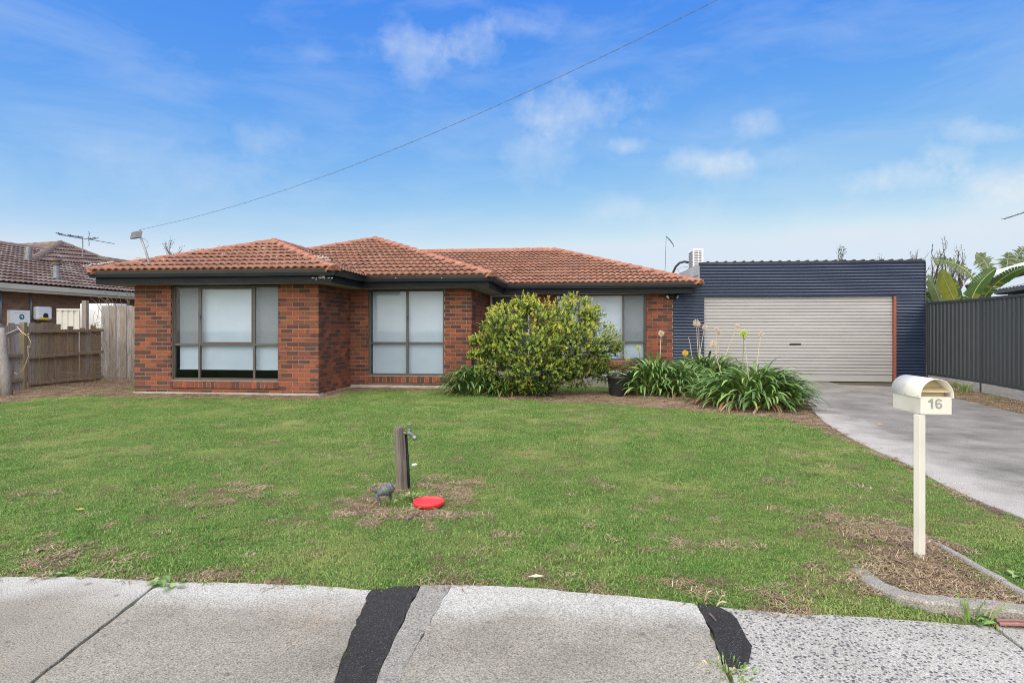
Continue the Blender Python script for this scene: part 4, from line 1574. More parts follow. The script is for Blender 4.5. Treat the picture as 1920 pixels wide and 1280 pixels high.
# roof sheet with trapezoidal ribs, rising just above the capping
m_ = MB()
prof = []
x = 3.09
while x < GX1:
    prof += [(x, 0), (x + .145, 0), (x + .165, .028), (x + .195, .028), (x + .215, 0)]
    x += .216
prof = [p for p in prof if p[0] <= GX1 + .01]
k = len(prof)
m_.add([(x, Y3 - .045, GTOP + .006 + z) for x, z in prof] + [(x, 20.5, GTOP - .10 + z) for x, z in prof], [(i, i + 1, k + i + 1, k + i) for i in range(k - 1)])
m_.add([(x, Y3 - .045, GTOP + .006 + z) for x, z in prof] + [(x, Y3 - .045, GTOP + .002) for x, z in prof], [(i + 1, i, k + i, k + i + 1) for i in range(k - 1)])
m_.build('roof_sheet', NAVYCAP, gar)
m_ = MB()
sx = 3.085
m_.box(sx - .03, sx, Y3 + .061, 20.4, 2.2, GTOP - .01)
m_.build('side_flashing', ZINC, gar)
m_ = MB()
m_.box(sx - .05, sx - .031, Y3 + .07, 20.4, GTOP - .30, GTOP - .285)
m_.build('flashing_lip', ZINC, gar)
m_ = MB()
m_.box(GX1 - .03, GX1, Y3 + .061, 20.4, 0, GTOP - .06)
m_.box(3.1, GX1 - .03, 20.3, 20.4, 0, GTOP - .12)
m_.build('side_wall', NAVY, gar)

# cooler on the garage roof
cx0 = PY(1299.5, 480, 16.6).x
cz1 = PY(1309, 466, 16.6).z
cw = PY(1319, 480, 16.6).x - cx0
ac = thing('air_conditioner', 'white louvred air conditioning unit on the garage roof', 'air conditioner', (cx0, 16.6, GTOP - .05))
m_ = MB()
m_.box(cx0, cx0 + cw, 16.6, 17.25, GTOP - .03, cz1)
m_.build('cabinet', WHITE, ac, bevel=.012)
zz = GTOP + .04
while zz < cz1 - .06:
    m_ = MB()
    for (x0, x1) in ((cx0 + .03, cx0 + cw * .48), (cx0 + cw * .54, cx0 + cw - .05)):
        m_.box(x0, x1, 16.59, 16.598, zz, zz + .022)
    m_.build('louvre', GREYPLASTIC, ac)
    m_ = MB()
    m_.box(cx0 - .008, cx0 - .002, 16.66, 17.2, zz, zz + .026)
    m_.build('louvre', GREYPLASTIC, ac)
    zz += .045
m_ = MB()
pp = [at(1291, 492, 16.9), at(1283, 490.5, 16.9), at(1274, 493, 17.0), at(1267, 500, 17.0), at(1262, 511, 17.1), at(1259, 520, 17.1)]
m_.tube(pp, .032, 10)
m_.build('duct', BLACK, ac, smooth=True)
m_ = MB()
m_.tube([at(1290, 500, 16.85), at(1278, 501, 16.9), at(1270, 505, 16.9), at(1274, 511, 16.9), at(1280, 513, 16.9)], .005, 6)
m_.build('wire', GREYPLASTIC, ac)
q0 = at(1246.5, 512, 17.6)
an_t = thing('roof_aerial', 'thin grey aerial pole with a short angled arm behind the right hip', 'aerial', q0)
m_ = MB()
m_.tube([q0 - Vector((0, 0, .2)), at(1249, 443, 17.6)], .007, 6)
m_.build('pole', GREYPLASTIC, an_t)
m_ = MB()
m_.tube([at(1249, 443, 17.6), at(1256, 450, 17.6), at(1262, 458, 17.6), at(1263, 463, 17.6)], [.012, .02, .014, .01], 6)
m_.build('arm', GREYPLASTIC, an_t)

# ------------------------------------------------------------------ right steel fence
rf = thing('steel_fence', 'tall charcoal ribbed steel panel fence on concrete plinth beside the driveway', 'fence', (8.45, 15.2, 0))
FP = [Vector((8.405, 15.24)), Vector((8.28, 13.15)), Vector((7.90, 11.0)), Vector((7.55, 8.75)), Vector((7.2, 6.5))]
FT, FB = 1.94, .20
for i, p in enumerate(FP):
    m_ = MB()
    m_.box(p.x - .03, p.x + .03, p.y - .03, p.y + .03, -.05, FT + .012)
    m_.box(p.x - .034, p.x + .034, p.y - .034, p.y + .034, FT + .0125, FT + .025)
    m_.build('post', FENCE, rf, bevel=.003)
for a_, c_ in zip(FP[:-1], FP[1:]):
    d = (c_ - a_)
    L = d.length
    d.normalize()
    nrm = Vector((d.y, -d.x))
    if nrm.x > 0: nrm = -nrm
    a2, L2 = a_ + d * .034, L - .068
    for (z0, z1, nm) in ((FB, FB + .055, 'rail'), (FT - .055, FT, 'rail')):
        m_ = MB()
        m_.obox((*(a2 + d * L2 / 2), (z0 + z1) / 2), (*(d * L2 / 2), 0), (*(nrm * .022), 0), (0, 0, (z1 - z0) / 2))
        m_.build(nm, FENCE, rf, bevel=.004)
    nw = 13
    cols = []
    for k in range(nw):
        b0 = L2 * k / nw
        w_ = L2 / nw
        cols += [(b0, .012), (b0 + w_ * .36, .012), (b0 + w_ * .5, -.012), (b0 + w_ * .86, -.012)]
    cols.append((L2, .012))
    m_ = MB()
    vs = [(*(a2 + d * s_ + nrm * o_), FB + .03) for s_, o_ in cols] + [(*(a2 + d * s_ + nrm * o_), FT - .03) for s_, o_ in cols]
    k = len(cols)
    m_.add(vs, [(j, j + 1, k + j + 1, k + j) for j in range(k - 1)])
    m_.build('panel', FENCE, rf)
    m_ = MB()
    m_.obox((*(a2 + d * L2 / 2), .075), (*(d * L2 / 2), 0), (*(nrm * .025), 0), (0, 0, .115))
    m_.build('plinth', SLEEPER, rf, bevel=.006)

# ------------------------------------------------------------------ letterbox
pb = G(1724, 1042)
lb = thing('letterbox', 'cream metal letterbox numbered 16 on a square post', 'letterbox', pb)
m_ = MB()
ca, sa = math.cos(.35), math.sin(.35)
zb = 0.822
m_.obox((pb.x, pb.y, zb / 2 - .05), Vector((ca, sa, 0)) * .021, Vector((-sa, ca, 0)) * .021, (0, 0, zb / 2 + .05))
m_.build('post', BOXCREAM, lb, bevel=.003)
yf = pb.y - .02                                       # front of the box
f0, f1 = PY(1726, 776, yf), PY(1784.5, 776, yf)
bx0, bx1 = f0.x, f1.x
yr = yf + .30
zb0, zb1 = f0.z, PY(1726, 743.5, yf).z
bw = bx1 - bx0
m_ = MB()
t = .003
m_.box(bx0, bx0 + t, yf + t, yr, zb0, zb1 + .012)
m_.box(bx1 - t, bx1, yf + t, yr, zb0, zb1 + .012)
m_.box(bx0 + t, bx1 - t, yf + t, yr, zb0, zb0 + t)
m_.box(bx0 + t, bx1 - t, yr - t, yr - .0001, zb0 + t, zb1 + .012)
m_.build('box', BOXCREAM, lb)
m_ = MB()
m_.box(bx0, bx1, yf, yf + t - .0003, zb0, zb1)
m_.build('front_panel', BOXCREAM, lb, bevel=.001)
lr = bw / 2 + .006
lcx, lcz = (bx0 + bx1) / 2, zb1 + .008
ztop = PY(1759, 710, yf).z
ly0, ly1 = yf - .012, yr + .012
m_ = MB()
n = 20
vs, fs = [], []
ry = ztop - lcz
for (r_, rz) in ((lr, ry), (lr - .003, ry - .003)):
    for y in (ly0, ly1):
        vs.append((lcx + r_, y, lcz - .014))
        for i in range(n + 1):
            a_ = math.pi * i / n
            vs.append((lcx + r_ * math.cos(a_), y, lcz + rz * math.sin(a_)))
        vs.append((lcx - r_, y, lcz - .014))
k = n + 3
for i in range(k - 1):
    fs += [(i, i + 1, k + i + 1, k + i), (2 * k + i, 3 * k + i, 3 * k + i + 1, 2 * k + i + 1), (i, 2 * k + i, 2 * k + i + 1, i + 1), (k + i, k + i + 1, 3 * k + i + 1, 3 * k + i)]
m_.add(vs, fs)
lid = m_.build('lid', BOXCREAM, lb, fix=True)
lid.data.polygons.foreach_set('use_smooth', [len(set(p.vertices)) == 4 and abs(p.normal.y) < .5 for p in lid.data.polygons])
m_ = MB()                                             # sloping back wall and shelf seen under the lid
zsh = PY(1759, 734, yf).z
m_.add([(bx0 + .001, yf + .006, zsh), (bx1 - .001, yf + .006, zsh), (bx1 - .001, yf + .10, zsh + .018), (bx0 + .001, yf + .10, zsh + .018)], [(0, 1, 2, 3)])
m_.add([(bx0 + .001, yf + .006, zsh - .004), (bx1 - .001, yf + .006, zsh - .004), (bx1 - .001, yf + .006, zsh), (bx0 + .001, yf + .006, zsh)], [(0, 1, 2, 3)])
vs = [(lcx + (lr - .004) * math.cos(math.pi * i / n), yf + .10, lcz + (ry - .004) * math.sin(math.pi * i / n)) for i in range(n + 1)]
m_.add(vs, [tuple(range(n + 1))])
m_.build('slot_shelf', BOXIN, lb)
m_ = MB()
vs = [(lcx + lr * .99 * math.cos(math.pi * i / n), yr + .006, lcz + ry * .98 * math.sin(math.pi * i / n)) for i in range(n + 1)]
m_.add(vs, [tuple(range(n + 1))])
m_.build('rear_plate', BOXCREAM, lb)
m_ = MB()
m_.box(bx0 + .005, bx1 - .005, yf + .06, yf + .062, zb0 + .004, zsh)
m_.build('slot_shadow_board', BOXIN, lb)
m_ = MB()
for y in (yf + .012, yf + .15):
    m_.lathe([(0, .0035), (.003, .0025), (.0035, 0)], (lcx - lr, y, lcz - .006), 8, axis=(-1, 0, 0))
m_.build('rivet', GALV, lb)


def stroke(pts, w, y, z=None):
    """flat stroke of constant width in the XZ plane"""
    vs, fs = [], []
    for i, p in enumerate(pts):
        a_, c_ = pts[max(i - 1, 0)], pts[min(i + 1, len(pts) - 1)]
        d = Vector((c_[0] - a_[0], c_[1] - a_[1])).normalized()
        nn = Vector((-d.y, d.x)) * w / 2
        vs += [(p[0] + nn.x, y, p[1] + nn.y), (p[0] - nn.x, y, p[1] - nn.y)]
    for i in range(len(pts) - 1):
        fs.append((2 * i, 2 * i + 1, 2 * i + 3, 2 * i + 2))
    return vs, fs


dh = .057                                              # digit height
dzc = PY(1753, 756.8, yf).z
dxc = PY(1753.8, 757, yf).x
yd = yf - .0012
m_ = MB()
x1_ = dxc - .0185
vs, fs = stroke([(x1_, dzc - dh / 2), (x1_, dzc + dh / 2)], .0125, yd)
m_.add(vs, fs)
m_.add([(x1_ - .0062, yd, dzc + dh / 2), (x1_ - .0062, yd, dzc + dh / 2 - .020), (x1_ - .021, yd, dzc + dh / 2 - .0205), (x1_ - .021, yd, dzc + dh / 2 - .012), (x1_ - .012, yd, dzc + dh / 2 - .008)], [(0, 4, 3, 2, 1)])
m_.build('digit', DIGIT, lb)
m_ = MB()
cx, rr = dxc + .0185, .0128
ring = [(cx + rr * 1.05 * math.cos(a_), dzc - dh / 2 + .0175 + rr * math.sin(a_)) for a_ in np.linspace(0, 2 * math.pi, 25)]
m_.add(*stroke(ring, .0105, yd))
arc = [(cx + .0150 * math.cos(a_), dzc + dh / 2 - .0185 + .0138 * math.sin(a_)) for a_ in np.linspace(.42, math.pi, 14)]
arc += [(cx - .0148, dzc + q) for q in (.004, -.002, -.006, -.010)]
m_.add(*stroke(arc, .0105, yd - .0002))
m_.build('digit', DIGIT, lb)

# ------------------------------------------------------------------ tap post, meter, disc and small things on the lawn
tb = G(754, 918)
tp = thing('garden_tap_post', 'short weathered timber post with a brass garden tap', 'tap', tb)
th_ = PY(746, 800, tb.y).z
lean = Vector((PY(748, 800, tb.y).x - tb.x, 0, th_))
m_ = MB()
ca, sa = math.cos(-.55), math.sin(-.55)
ax, ay = Vector((ca, sa, 0)) * .034, Vector((-sa, ca, 0)) * .034
vs = []
for (c, s_) in ((tb - lean * .15, 1.0), (tb + lean * .96, .97), (tb + lean, .86)):
    for (i, j) in ((-1, -1), (1, -1), (1, 1), (-1, 1)): vs.append(c + ax * i * s_ + ay * j * s_)
fs = [(0, 3, 2, 1), (8, 9, 10, 11)] + [(r * 4 + i, r * 4 + (i + 1) % 4, r * 4 + 4 + (i + 1) % 4, r * 4 + 4 + i) for r in range(2) for i in range(4)]
m_.add(vs, fs)
m_.build('post', TAPWOOD, tp, bevel=.004)
e = tb + lean
m_ = MB()
ppx = Vector((.047, .035, 0))
m_.tube([tb + ppx + Vector((.004, 0, -.05)), tb + ppx + lean * .45, e + ppx + Vector((0, 0, -.07)), e + ppx + Vector((.004, -.01, -.045))], .013, 8)
for t in (.30, .52):
    m_.tube([tb + ppx + lean * t, tb + ppx + lean * (t + .02)], .019, 8)
m_.build('riser_pipe', BLACK, tp, smooth=True)
tapd = tb.y + .0
m_ = MB()
m_.tube([e + ppx + Vector((-.01, -.01, -.045)), PY(757, 812, tapd), PY(763, 811.5, tapd)], [.014, .014, .012], 10)
m_.tube([PY(762, 811.5, tapd), PY(767, 811, tapd), PY(772, 814, tapd), PY(777, 818, tapd)], [.012, .021, .018, .014], 10)
m_.tube([PY(776.5, 817, tapd), PY(778.5, 823.5, tapd)], [.019, .018], 10)
m_.tube([PY(778.3, 823, tapd), PY(779, 826, tapd)], [.011, .010], 10)
m_.tube([PY(768, 809, tapd), PY(768, 803, tapd)], [.013, .009], 8)
m_.build('tap_body', BRASS, tp, smooth=True)
m_ = MB()
m_.tube([PY(768, 803, tapd), PY(768, 797, tapd)], .006, 8)
m_.tube([PY(762.5, 796.8, tapd), PY(768, 796.2, tapd), PY(773.5, 795.4, tapd)], [.006, .011, .006], 8)
m_.build('handle', BRASS, tp, smooth=True)

wmb = G(714, 949)
wm = thing('water_meter', 'grey barrel shaped water meter on a short pipe left of the tap post', 'water meter', wmb)
dd = wmb.y + .02
A0, A1 = PY(709, 926, dd), PY(737, 911, dd + .05)
axd = (A1 - A0).normalized()
m_ = MB()
L = (A1 - A0).length
m_.lathe([(0, .0), (.018, .0), (.018, L * .08), (.025, L * .10), (.025, L * .20), (.030, L * .22), (.030, L * .28), (.038, L * .33), (.043, L * .42), (.043, L * .58), (.038, L * .60), (.038, L * .66), (.043, L * .68), (.043, L * .88), (.034, L * .95), (.026, L * .97), (.026, L * 1.05), (0, L * 1.06)], A0, 20, axis=axd)
m_.build('barrel', METER, wm)
for (t0_, t1_, r_) in ((.40, .44, .0455), (.56, .60, .0455), (.68, .71, .0455), (.86, .89, .0455), (.10, .14, .0275)):
    m_ = MB()
    m_.lathe([(r_ - .004, L * t0_), (r_, L * t0_), (r_, L * t1_), (r_ - .004, L * t1_)], A0, 20, axis=axd)
    m_.build('band', BRASS, wm)
m_ = MB()
m_.tube([wmb - Vector((0, 0, .06)), PY(711, 939, dd), PY(707.5, 931, dd), PY(705.5, 926, dd)], [.009, .010, .013, .014], 10)
m_.tube([PY(705.5, 927, dd), A0 + axd * .02], .013, 10)
m_.tube([A1 - axd * .035, A1 - axd * .035 + Vector((0, .03, -.05)), Vector(((A1 - axd * .03).x, A1.y + .03, -.05))], .012, 8)
m_.build('pipe', METER, wm, smooth=True)
m_ = MB()
m_.tube([PY(705, 924, dd), PY(701.5, 914, dd)], [.010, .006], 8)
m_.tube([PY(698, 912.5, dd), PY(701.5, 911.5, dd), PY(705.5, 908.5, dd)], [.005, .008, .005], 8)
m_.build('valve_handle', METER, wm, smooth=True)

dc = G(804, 945, .006)
rdisc = thing('plastic_disc', 'round red plastic disc lying on the lawn by the tap', 'frisbee', dc)
m_ = MB()
R = .116
m_.lathe([(0, .012), (R * .80, .012), (R * .90, .016), (R * .97, .027), (R, .030), (R * 1.012, .026), (R * 1.0, .006), (R * .93, .0), (0, .0)], dc, 40)
m_.build('disc', REDPLASTIC, rdisc, smooth=True)

for (lab, pts_, r_) in (('short dark twig lying on the lawn below the red disc', ((760, 983), (764, 975), (772, 969), (780, 966), (786, 960)), .006),
                        ('dead stem lying in the dry grass by the path joint at left', ((70, 1062), (110, 1048), (150, 1030), (190, 1022)), .005),
                        ('thin pale straw across the asphalt patch', ((1331, 1150), (1337, 1156), (1343, 1163)), .004)):
    q = [G(u, v, .012 + .006 * (i % 2)) for i, (u, v) in enumerate(pts_)]
    o = thing('fallen_twig', lab, 'twig', q[0])
    m_ = MB()
    m_.tube(q, [r_ * (1 - .12 * i) for i in range(len(q))], 6)
    m_.build('stem', BARK if r_ > .0055 else TWIG, o)
sp = G(776, 874)
m_ = MB()
m_.obox(sp + Vector((0, 0, .016)), (.018, .003, .003), (0, .014, .004), (0, -.002, .006))
m_.obox(sp + Vector((.02, .005, .014)), (.010, .003, .006), (0, .010, -.004), (0, .002, .004))
tag(m_.build('paper_scrap', WHITE, org=sp, bevel=.002), 'tiny white scrap on the lawn right of the tap post', 'litter')
for i, (u, v, lab) in enumerate(((150, 955, 'yellow fallen leaf on the left lawn'), (1650, 796, 'orange brown fallen leaf on the driveway'), (1005, 1081, 'tan fallen leaf near the middle of the footpath edge'))):
    p = G(u, v, .022 if i != 1 else .006)
    m_ = MB()
    l, w_ = .045, .013
    m_.add([p + Vector((-l, 0, 0)), p + Vector((0, -w_, .004)), p + Vector((l, 0, .008)), p + Vector((0, w_, .010)), p + Vector((0, 0, -.001))], [(0, 1, 4), (1, 2, 4), (2, 3, 4), (3, 0, 4)])
    tag(m_.build('fallen_leaf', (AGA[4], mat('orange_leaf', (.55, .28, .08), (.45, .22, .06)), STALK)[i], org=p), lab, 'leaf', 'fallen leaves')
for i, (a_, c_) in enumerate((((1868, 1163), (1940, 1166)), ((1874, 1169), (1945, 1173)))):
    q0, q1 = G(*a_, .012), G(*c_, .018)
    m_ = MB()
    m_.tube([q0, q0.lerp(q1, .5) + Vector((0, 0, .004)), q1], .008, 7)
    tag(m_.build('cane', mat('purple_cane_%d' % i, (.26, .13, .12), (.19, .09, .09), scale=30), org=q0), ('upper' if i == 0 else 'lower') + ' of two reddish canes lying by the kerb at the right', 'cane', 'canes lying by the kerb')


# ------------------------------------------------------------------ plants
def ribbon(m_, pts, widths, up=Vector((0, 0, 1)), fold=.25, mi=0):
    """a leaf blade: spine points, half widths, V-shaped section"""
    vs, fs = [], []
    n = len(pts)
    for i in range(n):
        d = (pts[min(i + 1, n - 1)] - pts[max(i - 1, 0)]).normalized()
        s_ = d.cross(up)
        if s_.length < 1e-5: s_ = Vector((1, 0, 0))
        s_.normalize()
        nn = s_.cross(d)
        w_ = widths[i]
        vs += [pts[i] - s_ * w_ + nn * w_ * fold, pts[i], pts[i] + s_ * w_ + nn * w_ * fold]
    for i in range(n - 1):
        fs += [(3 * i, 3 * i + 1, 3 * i + 4, 3 * i + 3), (3 * i + 1, 3 * i + 2, 3 * i + 5, 3 * i + 4)]
    m_.add(vs, fs, mi)


STRAP = {}
for tone in range(5):
    for k in range(6):
        L = (.50, .58, .64, .55, .46, .60)[k]
        a0 = (1.35, 1.15, .95, 1.25, .75, 1.05)[k]
        droop = (1.7, 2.0, 1.9, 2.4, 1.6, 2.3)[k]
        if tone == 3: a0, droop = a0 * .5, droop * .9
        m_ = MB()
        p, pts_, ang = Vector((0, 0, 0)), [], a0
        for i in range(8):
            pts_.append(p.copy())
            p = p + Vector((math.cos(ang), .10 * math.sin(k + i * .5), math.sin(ang))) * L / 7
            ang -= droop / 7 * (.5 + i / 6)
        ribbon(m_, pts_, [.012, .016, .0185, .0195, .019, .016, .011, .0015], Vector((0, 0, 1)))
        STRAP[(tone, k)] = m_.mesh('strap_leaf', AGA[tone], smooth=True)


def head(m_, c, r, n=46, mi=0):
    for i in range(n):
        z = 1 - 2 * (i + .5) / n
        t = i * 2.399963
        d = Vector((math.sqrt(1 - z * z) * math.cos(t), math.sqrt(1 - z * z) * math.sin(t), z))
        a_ = d.orthogonal().normalized() * r * .11
        b_ = d.cross(a_).normalized() * r * .11
        tip = c + d * r * random.uniform(.8, 1.1)
        m_.add([c, tip + a_, tip + b_, tip - a_, tip - b_, tip + d * r * .12], [(0, 1, 2), (0, 2, 3), (0, 3, 4), (0, 4, 1), (1, 5, 2), (2, 5, 3), (3, 5, 4), (4, 5, 1)], mi)


def clump(u, v, rx, ry, hgt, n, label, stalks=(), tones=(.28, .42, .25, .045, .005)):
    p = G(u, v)
    n_single = n
    n = int(n * 2.1)
    mass = MB()
    t = thing('agapanthus', label, 'plant', p, 'strap leaved agapanthus clumps')
    for i in range(n):
        r, a_ = math.sqrt(random.random()), random.uniform(0, 2 * math.pi)
        px, py = r * rx * math.cos(a_), r * ry * math.sin(a_)
        out = math.atan2(py / ry, px / rx) + random.gauss(0, .55)
        tone = random.choices(range(5), tones)[0]
        base_z = hgt * (1 - r * r) * .52 * random.uniform(.4, 1.0)
        k = random.choice((0, 0, 1, 3, 5) if r < .55 else (1, 2, 3, 4, 5))
        s_ = random.uniform(.82, 1.18) * (hgt / .72)
        tf_ = ((px, py, base_z if tone != 3 else .03), (random.gauss(0, .16), random.gauss(0, .12) + (.15 if r > .7 else 0), out), (s_, s_ * random.uniform(.9, 1.25), s_))
        if i < n_single:
            link('leaf', STRAP[(tone, k)], t, *tf_)
        else:
            mtx = Matrix.LocRotScale(Vector(tf_[0]), Euler(tf_[1]), Vector(tf_[2]))
            me_ = STRAP[(tone, k)]
            mass.add([mtx @ v.co + p for v in me_.vertices], [tuple(f.vertices) for f in me_.polygons], tone)
    mass.build('leaf_mass', AGA, t, smooth=True, kind='stuff')
    m_ = MB()                                           # the dark heart of old leaf bases
    for i in range(int(n_single * .35)):
        r, a_ = math.sqrt(random.random()) * .85, random.uniform(0, 2 * math.pi)
        q = p + Vector((r * rx * math.cos(a_), r * ry * math.sin(a_), 0))
        tip = q + Vector((random.gauss(0, .07), random.gauss(0, .07), hgt * random.uniform(.2, .5) * (1.1 - r)))
        ribbon(m_, [q, q.lerp(tip, .5), tip], [.016, .018, .008], Vector((random.gauss(0, 1), random.gauss(0, 1), .2)), mi=random.choice((0, 0, 1)))
    m_.build('old_leaf_bases', [AGA[0], AGA[3]], t, kind='stuff')
    for (tu, tv, bu, bv, kind, r) in stalks:
        y = p.y + random.uniform(-.08, .08)
        top, bot = PY(tu, tv, y), PY(bu, bv, y)
        mid = bot.lerp(top, .5) + Vector((random.uniform(-.012, .012), 0, 0))
        low = bot + (bot - top) * .6
        m_ = MB()
        m_.tube([low, bot, mid, top], [.008, .007, .006, .005], 6)
        so = m_.build('flower_stalk', STALKG if kind in ('yellow', 'bud') else STALK, t)
        if r:
            m_ = MB()
            head(m_, top, r, 46 if kind != 'bud' else 30)
            m_.build('flower_head', {'dry': HEADDRY, 'yellow': HEADYEL, 'orange': HEADORA, 'bud': HEADYEL}[kind], so)
    return t


clump(890, 738, .40, .34, .72, 120, 'dark agapanthus clump at the left foot of the shrub in front of brick wall', tones=(.62, .28, .05, .05, 0))
clump(945, 740, .26, .22, .50, 60, 'small dark agapanthus clump half under the left side of the shrub', tones=(.62, .28, .05, .05, 0))
clump(1226, 738, .54, .44, .84, 200, 'agapanthus clump just right of the black pot with a single beige seed head',
      ((1240, 625, 1238, 662, 'dry', .062), (1197, 652, 1200, 680, 'bud', .06), (1177, 673, 1180, 690, 'bud', .05)))
clump(1325, 731, .62, .45, .86, 220, 'back agapanthus clump against the garage door with the tallest dry seed heads',
      ((1306, 606, 1309, 660, 'dry', .078), (1310, 608, 1312, 668, 'dry', .05), (1321, 614, 1313, 660, 'dry', .06), (1285, 662, 1283, 690, 'orange', .066), (1343, 617, 1343, 650, 'dry', .05), (1348, 623, 1347, 662, 'dry', .055),
       (1382, 612, 1366, 652, 'dry', .06), (1291, 632, 1296, 660, 'dry', 0)))
clump(1283, 740, .36, .34, .74, 110, 'agapanthus clump in the gap between the seed head clumps in front of the brick pier')
clump(1352, 756, .40, .34, .60, 140, 'low agapanthus clump at the left end of the front row with a pinkish seed head', ((1338, 645, 1352, 700, 'dry', .06),))
clump(1416, 762, .58, .46, .80, 240, 'largest front agapanthus clump with a bright yellow green flower', ((1394, 625, 1392, 680, 'yellow', .07), (1396, 634, 1401, 684, 'dry', .02), (1427, 626, 1420, 680, 'dry', .042)))
clump(1436, 759, .36, .40, .66, 160, 'agapanthus clump spilling over the driveway edge')

# big golden shrub
sb_ = G(1015, 741)
shrub = thing('shrub', 'large rounded shrub with golden green new leaves by the front door', 'shrub', sb_)
LOBES = [(955, 612, 52, 40, 11.9), (1020, 606, 62, 46, 12.0), (1085, 602, 46, 42, 12.1), (925, 650, 36, 34, 11.9), (995, 655, 74, 50, 11.6), (1075, 650, 62, 52, 11.7), (1125, 650, 40, 44, 12.0), (940, 690, 42, 34, 11.7),
         (1010, 695, 66, 34, 11.5), (1075, 695, 55, 30, 11.8), (1125, 690, 38, 24, 12.0), (985, 575, 26, 22, 12.0), (1075, 572, 24, 20, 12.0), (1000, 722, 40, 16, 11.6), (950, 720, 26, 14, 11.7), (905, 635, 20, 10, 11.9), (895, 664, 16, 9, 11.8), (945, 580, 16, 14, 12.1), (1110, 590, 24, 20, 12.1),
         (1003, 563, 9, 11, 12.0), (965, 572, 9, 9, 12.0), (1070, 561, 9, 9, 12.0), (1095, 566, 9, 9, 12.0), (925, 598, 12, 9, 12.0), (888, 640, 9, 6, 11.9), (1140, 612, 10, 9, 12.0), (1158, 650, 9, 10, 12.0), (1150, 690, 10, 8, 12.0), (912, 612, 9, 8, 12.0)]
crown = MB()
shoots = MB()
nshoot = 0
for (u, v, ru, rv, d) in LOBES:
    c = at(u, v, d)
    rx, rz = ru / F * d, rv / F * d
    ry = min(.75, rx * 1.15)
    cnt = int(385 * (rx * rz + rx * ry * .6 + .05) / .36) + (50 if ru > 13 else -25)
    for _ in range(cnt):
        dv_ = Vector((random.gauss(0, 1), random.gauss(0, 1), random.gauss(0, 1))).normalized()
        if dv_.y > .35 and random.random() < .7: dv_.y *= -1
        rr = random.uniform(.55, 1.12) if random.random() < .8 else random.uniform(.2, .7)
        if random.random() < .02: rr = random.uniform(1.1, 1.25)
        p = c + Vector((dv_.x * rx, dv_.y * ry, dv_.z * rz)) * rr
        if p.z < .06: continue
        gap_ = float(vnoise(np.array([p.x * 1.0]), np.array([p.z + p.y * .5]), 4.2, 31)[0])
        if gap_ < .34 and random.random() < .80: continue
        grow = (dv_ + Vector((0, -.15, .28)) + Vector((random.gauss(0, .3), random.gauss(0, .3), random.gauss(0, .3)))).normalized()
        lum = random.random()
        top_ = (rr - .75) * 1.2 + dv_.z * .35 + (p.z - 1.0) * .28 + random.gauss(0, .28)  # golden new growth outside; lit crowns and shaded inside also put into leaf colour
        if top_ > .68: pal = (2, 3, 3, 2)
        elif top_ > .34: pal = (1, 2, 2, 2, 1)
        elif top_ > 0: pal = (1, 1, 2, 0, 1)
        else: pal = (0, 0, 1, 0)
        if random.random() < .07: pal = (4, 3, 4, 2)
        nl = random.randint(9, 14)
        Ls = random.uniform(.06, .13)
        for i in range(nl):
            t = i / nl
            q = p + grow * Ls * (t - .5)
            s_ = grow.orthogonal().normalized()
            s_.rotate(Matrix.Rotation(i * 2.4 + random.uniform(-.4, .4), 3, grow))
            ld = (s_ + grow * (.25 + .9 * t) + Vector((0, 0, random.uniform(-.25, .15)))).normalized()
            l = random.uniform(.026, .045) * (1 - .25 * t)
            w_ = l * random.uniform(.30, .42)
            sd_ = ld.cross(grow)
            if sd_.length < 1e-4: continue
            sd_.normalize()
            nn = sd_.cross(ld)
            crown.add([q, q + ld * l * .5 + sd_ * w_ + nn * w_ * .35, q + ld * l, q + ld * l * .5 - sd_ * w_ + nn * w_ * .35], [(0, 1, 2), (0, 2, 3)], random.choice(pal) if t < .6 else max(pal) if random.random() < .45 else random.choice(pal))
        nshoot += 1
        if random.random() < .22:
            shoots.tube([p - grow * random.uniform(.1, .3), p], [.004, .002], 4, cap=False)
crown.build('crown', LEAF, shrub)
shoots.build('twigs', TWIG, shrub)
for i in range(11):
    a_ = at(random.uniform(985, 1045), 738, 11.9)
    a_.z = -.05
    lobe = LOBES[i % 11]
    c = at(lobe[0], lobe[1], lobe[4])
    m_ = MB()
    m1 = a_.lerp(c, .4) + Vector((random.uniform(-.1, .1), random.uniform(-.1, .1), .12))
    m_.tube([a_, a_.lerp(m1, .5) + Vector((random.uniform(-.05, .05), 0, 0)), m1, c], [.028, .022, .016, .008], 7)
    for _ in range(3):
        e = m1.lerp(c, random.random())
        m_.tube([e, e + Vector((random.uniform(-.4, .4), random.uniform(-.3, .3), random.uniform(.1, .5)))], [.009, .003], 5)
    m_.build('stem', BARK, shrub)

# black pot
pc = G(1159, 741)
pot = thing('plant_pot', 'large black plastic pot beside the agapanthus', 'pot', pc)
m_ = MB()
m_.lathe([(0, 0), (.165, 0), (.172, .012), (.195, .24), (.199, .245), (.203, .33), (.219, .335), (.223, .345), (.222, .375), (.216, .382), (.208, .378), (.200, .33), (.19, .30), (0, .30)], pc, 36)
m_.build('body', BLACK, pot, smooth=True)
m_ = MB()
m_.lathe([(0, .318), (.10, .325), (.197, .305)], pc, 24)
m_.build('potting_soil', SOIL_JOINT, pot)


